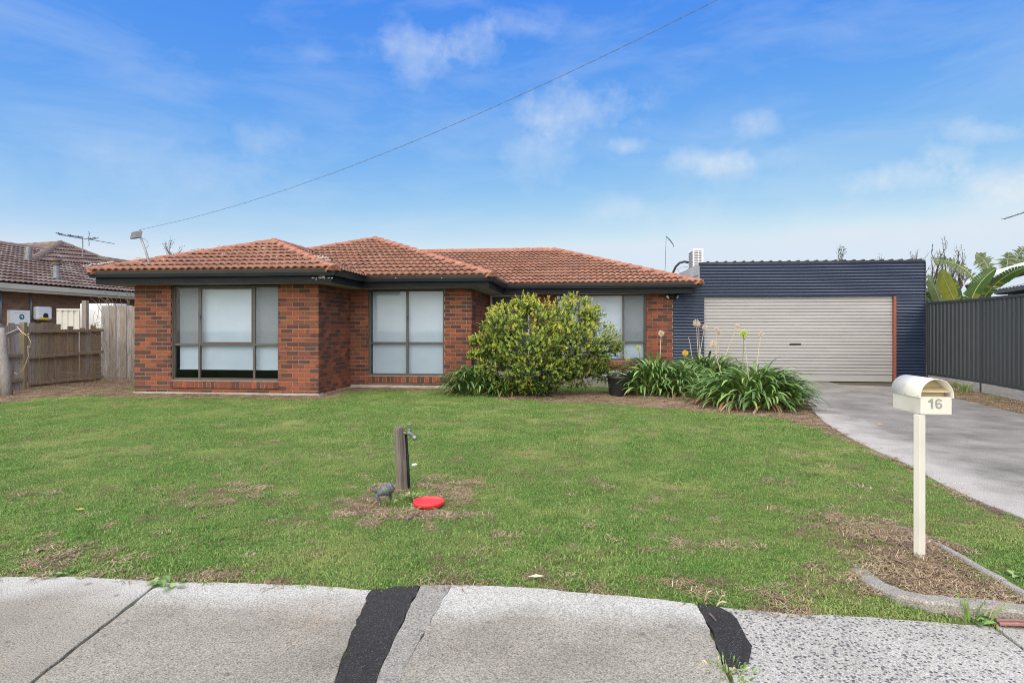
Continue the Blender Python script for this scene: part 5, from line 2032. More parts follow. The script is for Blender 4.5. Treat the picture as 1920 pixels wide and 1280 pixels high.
def grass_tuft(u, v, n, L, label, name='grass_tuft', mats=None, spread=.10, parent=None, up=.8):
    p = G(u, v, -.01)
    m_ = MB()
    for i in range(n):
        a_ = random.uniform(0, 2 * math.pi)
        r = random.random() * spread
        q = p + Vector((math.cos(a_) * r, math.sin(a_) * r, 0))
        o_ = Vector((math.cos(a_), math.sin(a_), 0))
        l = L * random.uniform(.5, 1.1)
        le = random.uniform(.1, .6)
        pts_ = [q, q + o_ * l * .2 * le + Vector((0, 0, l * .5 * up)), q + o_ * l * .55 * le + Vector((0, 0, l * .85 * up)), q + o_ * l * le + Vector((0, 0, l * .9 * up))]
        ribbon(m_, pts_, [.004, .0045, .0035, .0008], Vector((random.gauss(0, 1), random.gauss(0, 1), 1)), mi=random.choice((0, 0, 1, 1, 2)))
    return tag(m_.build(name, mats or [AGA[1], AGA[2], STALK], org=p), label, 'grass', kind='stuff')


grass_tuft(1811, 736, 120, .26, 'bright green grass tuft at the foot of the steel fence')
grass_tuft(1786, 728, 60, .26, 'smaller grass tuft by the fence behind the letterbox')
grass_tuft(1820, 1162, 20, .15, 'upright grass weed growing at the foot of the front kerb')
grass_tuft(1363, 1262, 60, .07, 'little grass tuft in the gap beside the asphalt patch', up=.5)
grass_tuft(1316, 1128, 20, .12, 'broad bladed grass clump at the top of the asphalt patch', up=.45)


def weed(u, v, n, r, label):
    p = G(u, v)
    t = thing('weed', label, 'weed', p)
    for i in range(n):
        a_ = i * 2.4 + random.uniform(-.4, .4)
        d = Vector((math.cos(a_), math.sin(a_), random.uniform(.15, .7))).normalized()
        l = r * random.uniform(.6, 1.1)
        m_ = MB()
        q = p + Vector((random.uniform(-r, r) * 1.2, random.uniform(-r, r) * .6, .004))
        ribbon(m_, [q, q + d * l * .35, q + d * l * .75 + Vector((0, 0, -.004)), q + d * l + Vector((0, 0, -.012))], [.003, l * .30, l * .26, .002], fold=.2)
        m_.build('leaf', AGA[random.choice((1, 2, 0))], t)


grass_tuft(729, 948, 150, .075, 'longer grass growing under the water meter', up=.7, spread=.06)
grass_tuft(774, 938, 260, .085, 'longer grass right of the tap post foot', up=.6, spread=.09)
weed(308, 1097, 12, .07, 'broad leaved weed spreading over the path joint at left')
weed(112, 1076, 9, .045, 'small leafy weed at the lawn edge far left')
weed(1840, 1166, 9, .05, 'leafy weed against the front kerb')
weed(1895, 1075, 9, .06, 'pale leaved weed beside the thin garden edging')

# ------------------------------------------------------------------ timber fence at the left
lf = thing('paling_fence', 'old weathered timber paling fence with rails facing the lawn at left', 'fence', (-11.6, 12.2, 0))
pA_, pB_ = G(55, 729), PY(192, 712, 13.6)
pB_.z = 0
PAL = {}


def paling(part, c, d, w, z0, z1, tone, lean=0.0, t=.016, notch=False):
    """one board: c foot centre, d unit direction along the fence"""
    nrm = Vector((d.y, -d.x, 0))
    m_ = MB()
    m_.obox((c.x + lean * .5 * d.x, c.y + lean * .5 * d.y, (z0 + z1) / 2), Vector((d.x, d.y, 0)) * w / 2, nrm * t / 2, Vector((lean * .5 * d.x, lean * .5 * d.y, (z1 - z0) / 2)))
    return m_.build('paling', WOOD[tone], part, bevel=.002)


d = (pB_ - pA_)
d.z = 0
L = d.length
d.normalize()
nrm = Vector((d.y, -d.x, 0))       # towards the lawn
if nrm.x < 0: nrm = -nrm
n = 12
back = nrm * -.03
ht = lambda u, v, p: PY(u, v, p.y).z
ztop = PY(60, 606, pA_.y).z
for i in range(n):
    c = pA_ + d * (L * (i + .5) / n) + back + nrm * (-.018 if i % 2 else 0)
    zt = ztop + (random.uniform(-.03, .02) if i < 5 else random.choice((-.16, -.03, -.2, -.06, -.1)))
    paling(lf, c, d, L / n * (1.12 if i % 2 else .92), .03, zt, random.choice((0, 1, 2, 1)), random.uniform(-.01, .01))
for (ua, va, ub, vb) in ((55, 621, 190, 619), (57, 670, 191, 659), (58, 719, 187, 706)):
    a_ = pA_ + nrm * .02
    b_ = pB_ + nrm * .02
    a_.z, b_.z = PY(ua, va, pA_.y).z, PY(ub, vb, pB_.y).z
    m_ = MB()
    m_.bar(a_, b_, .04, .068)
    m_.build('rail', WOOD[1], lf, bevel=.004)
# continuation to the left of the post, with its broken top rail
m_ = MB()
pz = PY(46, 604, pA_.y - .1)
m_.obox((pA_.x - .02, pA_.y - .12, pz.z / 2 - .03), (.05, .01, 0), (-.01, .05, 0), (0, 0, pz.z / 2 + .03))
m_.build('post', WOOD[2], lf, bevel=.006)
pL = pA_ + (pA_ - pB_).normalized() * 2.2
for i in range(17):
    c = pA_.lerp(pL, (i + .9) / 17) + back + nrm * (-.018 if i % 2 else 0)
    paling(lf, c, d, 2.2 / 17 * 1.05, .02, ztop + random.uniform(-.05, .02), random.choice((0, 1, 0, 3)), random.uniform(-.01, .01))
for (za, zb_, f1) in ((PY(40, 668, 11).z, PY(0, 672, 10.5).z, 1.0), (PY(40, 716, 11).z, PY(0, 722, 10.5).z, 1.0)):
    a_, b_ = pA_ + nrm * .02, pL + nrm * .02
    a_.z, b_.z = za, zb_
    m_ = MB()
    m_.bar(a_ - d * .2, b_, .04, .068)
    m_.build('rail', WOOD[1], lf, bevel=.004)
m_ = MB()
m_.bar(PY(36, 619, 11.0), PY(10, 630, 10.6), .04, .075)
m_.build('broken_rail', WOOD[0], lf, bevel=.004)
# rope and cable tie on the post
m_ = MB()
m_.tube([at(32, 612, 12.0), at(40, 622, 11.95), at(49, 628, 11.95), at(55, 625, 12.0)], .008, 6)
m_.tube([at(52, 629, 11.95), at(57, 640, 11.9), at(56, 652, 11.9), at(52, 648, 11.9), at(53, 668, 11.9), at(45, 690, 11.9), at(33, 702, 11.9), at(26, 698, 11.9)], .005, 6)
tag(m_.build('rope', STALK, org=at(45, 625, 12)), 'frayed pale rope tied round the fence post', 'rope')

# taller run of palings between the side fence and the house
tf = thing('tall_paling_fence', 'taller grey paling fence between the side fence and the brick wall', 'fence', (-10.8, 13.8, 0))
ua = [(190, 206), (204, 216), (214, 226), (225, 236), (236, 247), (245, 253)]
for i, (u0, u1) in enumerate(ua):
    yy = 13.75 + (.0 if i % 2 else .02)
    a_, b_ = PY(u0, 650, yy), PY(u1 + 1, 650, yy)
    z1, z0 = PY((u0 + u1) / 2, (573, 573, 572, 573, 573, 574)[i], yy).z, PY(u0, 708, yy).z
    m_ = MB()
    m_.box(a_.x, b_.x, yy, yy + .017, z0, z1)
    m_.build('paling', WOOD[(3, 0, 3, 0, 3, 0)[i]], tf, bevel=.003)
for z in (.45, 1.55):
    m_ = MB()
    m_.box(PY(190, 650, 13.8).x, PY(262, 650, 13.8).x, 13.79, 13.83, z, z + .07)
    m_.build('rail', WOOD[1], tf)
m_ = MB()
m_.box(PY(192, 650, 13.7).x, PY(266, 650, 13.7).x, 13.76, 13.8, -.02, PY(220, 706, 13.75).z)
m_.build('plinth_board', WOOD[0], tf)
# leaning log post
b0, t0 = G(14, 742), PY(-2, 612, 10.9)
t0 = at(-1, 615, 11.6)
lg = thing('log_post', 'leaning round grey timber post at the far left fence', 'post', b0)
m_ = MB()
m_.tube([b0 - Vector((0, 0, .1)), b0.lerp(t0, .35), b0.lerp(t0, .7), t0], [.095, .088, .08, .074], 14)
m_.build('log', LOG, lg, smooth=True)
# dry creeper tangle along the fence
cr = thing('dry_creeper', 'tangle of bare brown creeper stems on the old fence', 'creeper', G(190, 730))
m_ = MB()
for i in range(46):
    u, v = random.uniform(150, 250), random.uniform(690, 718)
    if i % 4 == 0: u, v = random.uniform(60, 160), random.uniform(700, 722)
    dd_ = 13.2 + (u - 150) / 100 * .3 if u > 140 else 12.6
    p = at(u, v, dd_)
    p.z = max(p.z, .01)
    q = [p]
    dir_ = Vector((random.gauss(0, 1), random.gauss(0, .25) - .1, random.gauss(.2, .8))).normalized()
    for k in range(5):
        dir_ = (dir_ + Vector((random.gauss(0, .35), random.gauss(0, .15), random.gauss(-.08, .35)))).normalized()
        n_ = q[-1] + dir_ * .14
        n_.z = max(n_.z, .01)
        q.append(n_)
    m_.tube(q, [.0035, .003, .003, .0025, .002, .0015], 4, cap=False)
for i in range(18):
    u = random.uniform(176, 205)
    p = at(u, random.uniform(600, 705), 13.45)
    q = [p]
    dir_ = Vector((random.gauss(0, .6), -.05, random.gauss(0, .9))).normalized()
    for k in range(4):
        dir_ = (dir_ + Vector((random.gauss(0, .4), 0, random.gauss(0, .35)))).normalized()
        q.append(q[-1] + dir_ * .12)
    m_.tube(q, [.0035, .003, .003, .002, .0015], 4, cap=False)
m_.build('stems', TWIG, cr)
m_ = MB()
for i in range(70):
    p = at(random.gauss(183, 7), random.gauss(609, 4), 13.4)
    r = random.uniform(.02, .04)
    dd_ = Vector((random.gauss(0, 1), random.gauss(0, 1), random.gauss(0, 1))).normalized()
    ribbon(m_, [p, p + dd_ * r * .5, p + dd_ * r], [.002, .01, .001], mi=random.choice((0, 1, 1)))
m_.build('leaves', [AGA[1], STALK], cr)
bs = thing('dry_shrub', 'bare thin stems sprouting above the tall palings under the eave', 'shrub', PY(225, 575, 14.2))
m_ = MB()
for i in range(17):
    u = 186 + i * 3.6 + random.uniform(-3, 3)
    p = at(u + 6, 585, 15.3)
    q = [p]
    dir_ = Vector((random.uniform(-.5, .15), 0, 1)).normalized()
    for k in range(5):
        dir_ = (dir_ + Vector((random.gauss(-.05, .2), 0, random.gauss(0, .1)))).normalized()
        q.append(q[-1] + dir_ * random.uniform(.08, .15))
    m_.tube(q, [.007, .006, .005, .005, .004, .002], 4, cap=False)
m_.build('stems', TWIG, bs)

# ------------------------------------------------------------------ neighbour on the left
NX = -14.3                                            # its gutter line runs away from the camera
NZ = 2.46
nh = thing('neighbour_house', 'brown brick house with dark weathered tiled roof and cream gutter behind the left fence', 'house', (-16, 16, 0))
m_ = MB()
NW = NX - .50
m_.box(NW - .11, NW, 8.0, 30.0, 0, NZ - .02)
nw = m_.build('wall', N_MORTAR, nh)
ca = math.pi / 2
rest = MB()
for r in range(int(2.4 / .086)):
    y = 8.0 - (.12 if r % 2 else 0)
    while y < 26:
        rest.box(NW + .0005, NW + random.uniform(.006, .010), max(y, 8.0), y + .23, r * .086 + .005, r * .086 + .081, random.choice((0, 0, 1)))
        y += .24
rest.build('brickwork', N_BRICK, nw, kind='stuff')
SL = .355
NR = NX - 4.57
nroof = thing('roof', None, None, (0, 0, 0))
nroof.parent = nh
nroof.location = Vector((-16, 16, 2.5)) - wloc(nh)
rz = NZ + .02 + SL * 4.57
nb_b = [200]
YS, YE = 11.2, 25.5
tiles(nroof, (NX, YS, NZ + .02), (0, 1, 0), [(NX, YS, NZ + .02), (NX, YE, NZ + .02), (NR, YE, rz), (NR, YS, rz)], meshes=N_TILE_MESH, budget=nb_b, weights=(.5, .3, .2), mats=N_TILE)
m_ = MB()
m_.poly([(NX, 6, NZ + .005), (NX, 32, NZ + .005), (NR, 32, rz - .015), (NR, 6, rz - .015)])
m_.poly([(NR, 6, rz - .015), (NR, 32, rz - .015), (NR - 4.57, 32, NZ), (NR - 4.57, 6, NZ)])
m_.build('roof_deck', N_TILE[0], nroof)
caps(nroof, (NR, 8.5, rz), (NR, YE, rz), mats=N_RIDGE, mort=N_RIDGE)


def on_slope(u, v, lift=0.0):
    """where a sight line meets the neighbour's near roof slope"""
    r = ray(u, v)
    # H + t r.z = NZ + .02 + SL*(NX - t r.x)
    t = (NZ + .02 + lift + SL * NX - H) / (r.z + SL * r.x)
    return Vector((0, 0, H)) + r * t


Lp, Rp = on_slope(58, 488, .03), on_slope(222, 497, .03)
dP = (Lp.y / ray(58, 488).y) * .985
Pp = at(113, 455, (Lp.y / ray(58, 488).y + Rp.y / ray(222, 497).y) * .5 + 1.2)
back1, back2 = Pp + Vector((-3.2, .6, -.02)), Rp + Vector((-3.0, 1.5, 0))
gb = thing('gablet', None, None, (0, 0, 0))
gb.parent = nh
gb.location = Lp - wloc(nh)
ud_ = (Rp - Lp).normalized()
nrm_ = (Rp - Lp).cross(Pp - Lp).normalized()
tiles(gb, Lp, ud_, [Lp, Rp, Pp], meshes=N_TILE_MESH, weights=(.6, .1, .3), mats=N_TILE, budget=[60], lift=.0)
m_ = MB()
m_.poly([Lp - nrm_ * .02, Rp - nrm_ * .02, Pp - nrm_ * .02])
m_.poly([Pp, Rp, back2, back1])
m_.poly([Lp, Pp, back1])
m_.build('roof_deck', N_TILE[2], gb)
caps(gb, Lp, Pp, mats=N_RIDGE, mort=N_RIDGE, lift=.04)
caps(gb, Rp, Pp, mats=N_RIDGE, mort=N_RIDGE, lift=.03)
caps(gb, Pp, back1, mats=N_RIDGE, mort=N_RIDGE, lift=.0)
m_ = MB()
m_.add(*sweep([(NX - .12, 6.0), (NX - .12, 32.0)], [(.001, NZ - .13), (.08, NZ - .13), (.11, NZ - .05), (.12, NZ), (.10, NZ), (.09, NZ - .04), (.07, NZ - .115), (.001, NZ - .115)], True))
m_.build('gutter', CREAM, nh, fix=True)
m_ = MB()
m_.box(NX - .142, NX - .121, 6, 32, NZ - .20, NZ)
m_.build('fascia', CREAM, nh)
m_ = MB()
m_.box(NW, NX - .143, 6, 32, NZ - .19, NZ - .175)
m_.build('soffit', N_MORTAR, nh)
# flues
p = on_slope(106, 524)
m_ = MB()
top = PY(104.5, 496, p.y)
m_.tube([p - Vector((0, 0, .1)), Vector((p.x, p.y, top.z))], .085, 14)
m_.tube([Vector((p.x, p.y, p.z + (top.z - p.z) * .55)), Vector((p.x, p.y, p.z + (top.z - p.z) * .62))], .095, 14)
m_.obox(p + Vector((.05, 0, .01)), (.20, 0, -.071), (0, .2, 0), (.003, 0, .009))
fo = m_.build('flue', GALV, nroof, smooth=False)
m_ = MB()
z = top.z
m_.lathe([(.085, -.02), (.125, .0), (.125, .045), (.09, .05), (.09, .10), (.13, .105), (.125, .16), (0, .18)], (p.x, p.y, z), 14)
m_.build('cowl', TWIG, fo)
p = on_slope(52, 488)
tq = at(55, 463, p.y / ray(52, 488).y)
m_ = MB()
m_.tube([p - (tq - p) * .1, tq], .085, 14)
m_.obox(p + Vector((.02, 0, .015)), (.18, 0, -.064), (0, .2, 0), (.003, 0, .009))
m_.build('flue', GALV, nroof)
# electrical gear on its wall (wall plane x = NW)
def wallp(u, v, off=0.0):
    return PX(u, v, NW + off)


def wall_box(name, label, cat, u0, u1, v0, v1, dep, mt, bev):
    # the visible front face stands off the wall by dep
    a_, b_ = wallp(u0, v0, dep), wallp(u1, v1, dep)
    t = thing(name, label, cat, (NW, (a_.y + b_.y) / 2, min(a_.z, b_.z)))
    m_ = MB()
    m_.box(NW + .011, NW + dep, a_.y, b_.y, b_.z, a_.z)
    m_.build('cabinet', mt, t, bevel=bev)
    return t, a_, b_


def disc_on_wall(m_, u, v, off, r, n=20, mi=0):
    c = wallp(u, v, off)
    m_.add([c + Vector((0, r * math.cos(2 * math.pi * k / n), r * math.sin(2 * math.pi * k / n))) for k in range(n)], [tuple(range(n))], mi)
    return c


t, a_, b_ = wall_box('switchboard_box', 'white switchboard box with a round green emblem on the neighbour wall', 'electrical box', 22, 57, 581, 612, .16, WHITE, .008)
m_ = MB()
c = disc_on_wall(m_, 41, 594, .163, .075)
em = m_.build('emblem', GREEN_LOGO, t)
m_ = MB()
for (dy, dz_, hy, hz) in ((-.02, .012, .012, .02), (.02, -.004, .012, .024), (0, .03, .03, .006)):
    m_.box(NW + .1632, NW + .1645, c.y + dy - hy, c.y + dy + hy, c.z + dz_ - hz, c.z + dz_ + hz)
m_.build('emblem_mark', WHITE, em)
m_ = MB()
for k in range(7):
    y = a_.y + (b_.y - a_.y) * (.18 + .09 * k)
    m_.box(NW + .1612, NW + .1622, y, y + (b_.y - a_.y) * .06, a_.z - .085, a_.z - .075)
m_.build('label_line', GREYPLASTIC, t)
m_ = MB()
for u in (28.5, 33):
    q = wallp(u, 608, .14)
    m_.tube([q, Vector((q.x + .02, q.y, q.z - .22))], .016, 8)
m_.build('conduit', WHITE, t)
t, a_, b_ = wall_box('inverter', 'rounded white solar inverter with black dial and yellow sticker', 'inverter', 70, 99, 574, 600, .17, WHITE, .05)
m_ = MB()
disc_on_wall(m_, 86, 592.5, .1715, .085)
m_.build('dial', BLACK, t)
m_ = MB()
a2, b2 = wallp(74.5, 595, .1725), wallp(91.5, 599.3, .1725)
m_.box(NW + .1705, NW + .1728, a2.y, b2.y, b2.z, a2.z)
m_.build('sticker', YELLOW, t)
for (u, v0, v1, lab) in ((58.5, 549, 601, 'grey conduit on the neighbour wall between the two white boxes'), (1.5, 545, 606, 'grey conduit at the far left end of the neighbour wall')):
    q0, q1 = wallp(u, v0, .03), wallp(u, v1, .03)
    m_ = MB()
    m_.tube([q0, Vector((q0.x, q0.y, q1.z))], .026, 8)
    tag(m_.build('conduit', GALV, org=q0, smooth=True), lab, 'conduit', 'conduits on the neighbour wall')
# cream ribbed fence sheet and the white cabinet further back
cf = thing('cream_fence', 'cream ribbed steel fence panel behind the old palings', 'fence', at(125, 600, 15.5))
q0, q1 = at(106, 580, 15.6), at(150, 580, 15.9)
dd_ = Vector((q1.x - q0.x, q1.y - q0.y, 0))
ln = dd_.length
dd_.normalize()
nn_ = Vector((dd_.y, -dd_.x, 0))
m_ = MB()
cols = []
for k in range(4):
    b0_ = ln * k / 4
    cols += [(b0_, .0), (b0_ + ln * .055, .0), (b0_ + ln * .075, .028), (b0_ + ln * .215, .028), (b0_ + ln * .235, .0)]
zt, zb_ = q0.z, .05
m_.add([tuple(Vector((q0.x, q0.y, zb_)) + dd_ * s_ + nn_ * o_) for s_, o_ in cols] + [tuple(Vector((q0.x, q0.y, zt)) + dd_ * s_ + nn_ * o_) for s_, o_ in cols], [(j, j + 1, len(cols) + j + 1, len(cols) + j) for j in range(len(cols) - 1)])
m_.build('panel', CREAM, cf)
m_ = MB()
m_.obox(Vector((q0.x, q0.y, zt)) + dd_ * ln / 2 + nn_ * .012, dd_ * ln / 2, nn_ * .03, (0, 0, .025))
m_.build('rail', CREAM, cf)
wc = thing('white_cabinet', 'tall white metal cabinet showing above the palings', 'cabinet', at(175, 600, 15.2))
q0, q1 = at(150, 569, 16.4), at(189.5, 604, 16.4)
m_ = MB()
m_.box(q0.x, at(218, 569, 16.4).x, q0.y, q0.y + .5, .1, q0.z)
m_.build('body', WHITE, wc, bevel=.006)
m_ = MB()
a_, b_ = at(162, 576.5, 16.4), at(188, 602, 16.4)
m_.box(a_.x, b_.x, q0.y - .012, q0.y - .001, b_.z - .6, a_.z)
m_.build('door_panel', WHITE, wc, bevel=.004)
fpst = thing('grey_post', 'weathered grey timber post in front of the white cabinet', 'post', at(157, 640, 14.6))
a_, b_ = at(153, 563.5, 14.5), at(162, 563.5, 14.5)
m_ = MB()
m_.box(a_.x, b_.x, a_.y, a_.y + .09, 0, a_.z)
m_.build('timber', WOOD[0], fpst, bevel=.006)
# TV aerial
q0 = at(155, 470, 21.5)
av = thing('tv_aerial', 'long television aerial on a thin mast above the neighbour roof', 'aerial', q0)
m_ = MB()
m_.tube([q0 - Vector((0, 0, .6)), at(155, 444, 21.5)], .018, 6)
m_.build('mast', GALV, av)
m_ = MB()
e0, e1 = at(109, 438.5, 20.5), at(214, 457, 22.5)
m_.tube([e0, e1], .012, 6)
m_.tube([at(110, 440, 20.5), at(155, 448, 21.5)], .008, 5)
m_.build('boom', GREYPLASTIC, av)
for t in np.linspace(0.02, .98, 17):
    c = e0.lerp(e1, t)
    m_ = MB()
    hl = .17 if t < .55 else .10
    m_.tube([c - Vector((hl * .3, -hl, 0)), c + Vector((hl * .3, -hl, 0))], .006, 4)
    m_.build('element', GREYPLASTIC, av)
m_ = MB()
c = at(166, 447.5, 21.6)
for s_ in (-1, 1):
    m_.tube([c, c + Vector((.05, -.02, s_ * .2)), c + Vector((.02, -.02, s_ * .26))], .012, 5)
m_.build('reflector', GREYPLASTIC, av)


# stubby V shaped elements near the left end of the boom
for (u, v, d) in ((111.5, 438.6, 20.5), (133.5, 442.2, 20.95), (148, 444.6, 21.25), (171, 448.4, 21.7), (179, 447.0, 21.85)):
    c = at(u, v, d)
    m_ = MB()
    for s_ in (-1, 1):
        m_.tube([c, c + Vector((s_ * .055, -.10, .035))], [.022, .010], 5)
        m_.tube([c, c + Vector((s_ * .045, .10, .030))], [.022, .010], 5)
    m_.build('element', GREYPLASTIC, av)


# ------------------------------------------------------------------ beyond the right fence
def paddle(u0, v0, u1, v1, d0, d1, width, tone, bend, tear=.0, t_=None, name='leaf'):
    """banana-like paddle leaf from foot to tip, blade folded along the midrib and split into segments"""
    a_, b_ = at(u0, v0, d0), at(u1, v1, d1)
    n = 22
    sp = []
    for i in range(n + 1):
        k = i / n
        p = a_.lerp(b_, k)
        p += bend * (4 * k * (1 - k))
        sp.append(p)
    m_ = MB()
    for i in range(n):
        k0, k1 = i / n, (i + 1) / n
        for s_ in (-1, 1):
            w0 = width * (math.sin(math.pi * min(1, k0 * .93 + .07)) ** .55)
            w1 = width * (math.sin(math.pi * min(1, k1 * .93 + .07)) ** .55) if i < n - 1 else .004
            dr_ = (sp[i + 1] - sp[i]).normalized()
            view = Vector((0, -1, .15)).normalized()
            sd_ = dr_.cross(view).normalized() * s_
            fo_ = view * -.20 if s_ > 0 else view * .06
            out = (sd_ + fo_).normalized()
            gap = 0
            droop = Vector((0, 0, -.10 * width)) if tear else Vector((0, 0, 0))
            if tear and random.random() < tear:
                gap = .35 * random.random()
                w0 *= random.uniform(.55, 1.0)
                w1 *= random.uniform(.55, 1.0)
                droop = Vector((random.uniform(-.06, .06), 0, -random.uniform(.05, .35) * width))
            q0, q1 = sp[i], sp[i].lerp(sp[i + 1], 1 - gap)
            m_.add([q0, q1, q1 + out * w1 + dr_ * .04 + droop, q0 + out * w0 + dr_ * .04 + droop], [(0, 1, 2, 3)] if s_ > 0 else [(3, 2, 1, 0)], tone if random.random() < .93 else (0 if tone else 1))
    lo_ = m_.build(name, PADDLE, t_)
    m_ = MB()
    foot = a_ + (a_ - b_).normalized() * .25
    foot.z -= .5
    m_.tube([foot] + sp[::2], [.022] + [.012 * (1 - .8 * i / len(sp[::2])) + .003 for i in range(len(sp[::2]))], 6)
    m_.build('midrib', RIBM, lo_)
    return lo_


sn = thing('strelitzia', 'giant bird of paradise plant with big paddle leaves behind the steel fence', 'plant', at(1815, 600, 15.5))
paddle(1797, 580, 1763, 506, 15.0, 14.6, .25, 1, Vector((-.05, 0, .10)), .08, sn)
paddle(1818, 580, 1866, 504, 15.2, 15.0, .21, 0, Vector((-.12, 0, .05)), .0, sn)
paddle(1838, 570, 1925, 500, 14.8, 13.6, .16, 0, Vector((-.08, 0, .12)), .15, sn)
paddle(1765, 590, 1733, 512, 15.6, 15.4, .17, 2, Vector((.08, 0, .06)), .2, sn)
paddle(1800, 585, 1782, 520, 15.6, 15.6, .20, 0, Vector((0, 0, .05)), .05, sn)
paddle(1808, 590, 1830, 540, 15.8, 15.8, .24, 0, Vector((0, 0, .05)), .2, sn)
m_ = MB()
for (u, d) in ((1797, 15.1), (1818, 15.3), (1838, 15.0), (1765, 15.7)):
    q = at(u, 590, d)
    m_.tube([Vector((q.x, q.y, -.1)), Vector((q.x, q.y, .9)), q], [.07, .06, .04], 8)
m_.build('trunk', STALKG, sn)


def frond(t_, u0, v0, u1, v1, d, w, bend, tone=2):
    a_, b_ = at(u0, v0, d), at(u1, v1, d)
    m_ = MB()
    n = 26
    sp = [a_.lerp(b_, i / n) + bend * (4 * (i / n) * (1 - i / n)) for i in range(n + 1)]
    m_.tube(sp, [.02 * (1 - .8 * i / n) + .003 for i in range(n + 1)], 5, 1)
    for i in range(1, n):
        dr_ = (sp[i + 1] - sp[i - 1]).normalized()
        for s_ in (-1, 1):
            sd_ = dr_.cross(Vector((0, -1, 0))).normalized() * s_
            l = w * random.uniform(.6, 1.15) * math.sin(math.pi * (i / n * .9 + .08)) ** .6
            o_ = (sd_ + dr_ * .5 + Vector((random.gauss(0, .1), random.gauss(0, .3), -.35))).normalized()
            ribbon(m_, [sp[i], sp[i] + o_ * l * .5 + Vector((0, 0, .01)), sp[i] + o_ * l + Vector((0, 0, -.04))], [.02, .03, .004], Vector((0, -1, .3)))
    return m_.build('frond', [PADDLE[tone], RIBM], t_)


fr = thing('palm', 'ragged pale fronds rising behind the neighbouring roof at right', 'palm', at(1890, 540, 22))
frond(fr, 1886, 515, 1891, 473, 21, .36, Vector((0, 0, 0)))
frond(fr, 1902, 512, 1921, 462, 21, .36, Vector((-.1, 0, 0)))
frond(fr, 1928, 512, 1945, 465, 21, .36, Vector((-.1, 0, 0)))
m_ = MB()
q = at(1895, 520, 21)
m_.tube([Vector((q.x, q.y, 0)), q - Vector((0, 0, .35))], [.10, .07], 8)
m_.build('trunk', BARK, fr)
m_ = MB()
fr2 = thing('palm', 'thin dry fronds arching between the garage and the paddle leaves', 'palm', at(1840, 560, 17))
frond(fr2, 1855, 515, 1830, 476, 17, .26, Vector((.06, 0, .05)))
frond(fr2, 1830, 527, 1749, 488, 17, .22, Vector((.05, 0, .18)))
m_.tube([Vector((at(1850, 560, 17).x, at(1850, 560, 17).y, 0)), at(1852, 530, 17)], [.12, .08], 8)
m_.build('trunk', BARK, fr2)

gbsh = thing('garden_bush', 'leafy green bush squeezed between the garage corner and fence', 'bush', at(1748, 600, 16.6))
m_ = MB()
for i in range(900):
    p = at(random.gauss(1748, 8), random.uniform(528, 592), random.uniform(16.2, 17))
    d_ = Vector((random.gauss(0, 1), random.gauss(0, 1) - .4, random.gauss(.3, 1))).normalized()
    l = random.uniform(.05, .11)
    ribbon(m_, [p, p + d_ * l * .5, p + d_ * l], [.002, l * .3, .002], mi=random.choice((0, 1, 1, 2)))
m_.build('crown', [LEAF[0], LEAF[1], PADDLE[2]], gbsh)
m_ = MB()
q = at(1748, 580, 16.6)
m_.tube([Vector((q.x, q.y, -.1)), q], [.04, .02], 6)
m_.build('trunk', BARK, gbsh)


def bare_tree(name, label, u, v0, d, ht_, spread, n, leafy=.5, lean=0.0, r0=.06, cat='tree'):
    q = at(u, v0, d)
    t = thing(name, label, cat, (q.x, q.y, 0))
    b = Vector((q.x, q.y, 0))
    m_ = MB()
    m_.tube([b - Vector((0, 0, .1)), b + Vector((0, 0, q.z * .5)), q], [r0 * 1.6, r0 * 1.2, r0], 8)
    m_.build('trunk', BARK, t)
    m_ = MB()
    lv = MB()

    def grow(p, dr_, L, r, depth):
        pts_ = [p]
        x = dr_
        for k in range(4):
            x = (x + Vector((random.gauss(0, .14), random.gauss(0, .14), .10))).normalized()
            pts_.append(pts_[-1] + x * L / 4)
        m_.tube(pts_, [r, r * .85, r * .7, r * .55, r * .4], 4, cap=False)
        for _ in range(int(5 * leafy * (3 if depth == 0 else 1))):
            c = random.choice(pts_[1:]) + Vector((random.gauss(0, .04), random.gauss(0, .04), random.gauss(0, .04)))
            e_ = Vector((random.gauss(0, 1), random.gauss(0, 1), random.gauss(-.5, 1))).normalized()
            l = random.uniform(.035, .07)
            ribbon(lv, [c, c + e_ * l * .5, c + e_ * l], [.002, l * .32, .002])
        if depth > 0:
            for k in range(random.randint(2, 4)):
                i = random.choice((1, 2, 3, 4))
                y = (x + Vector((random.gauss(0, .45), random.gauss(0, .45), .35))).normalized()
                grow(pts_[i], y, L * random.uniform(.5, .75), r * .55, depth - 1)
    for i in range(n):
        dr_ = Vector((random.gauss(lean, spread), random.gauss(0, spread), 1)).normalized()
        grow(q, dr_, ht_ * random.uniform(.35, .55), r0 * .7, 2)
    m_.build('branches', BARK, t)
    if lv.v: lv.build('leaves', [LEAF[0]], t)
    return t


bare_tree('bare_tree', 'bare winter tree with thin upright twigs behind the garage corner', 1738, 560, 24, 2.6, .30, 7, .5)
bare_tree('bare_tree', 'slender bare tree rising behind the big paddle leaves', 1790, 560, 27, 2.7, .32, 6, .5)
bare_tree('bare_tree', 'leafy twig tip just above the garage roof', 1581, 520, 24, 1.25, .06, 2, .9, 0, .03)
bare_tree('bare_tree', 'faint sparse twigs above the garage roof', 1642, 520, 25, 1.2, .18, 2, .25, 0, .02)
bare_tree('bare_tree', 'sparse bare tree tips above the left hip of the tiled roof', 318, 500, 26, 1.4, .45, 3, .5, 0, .03)

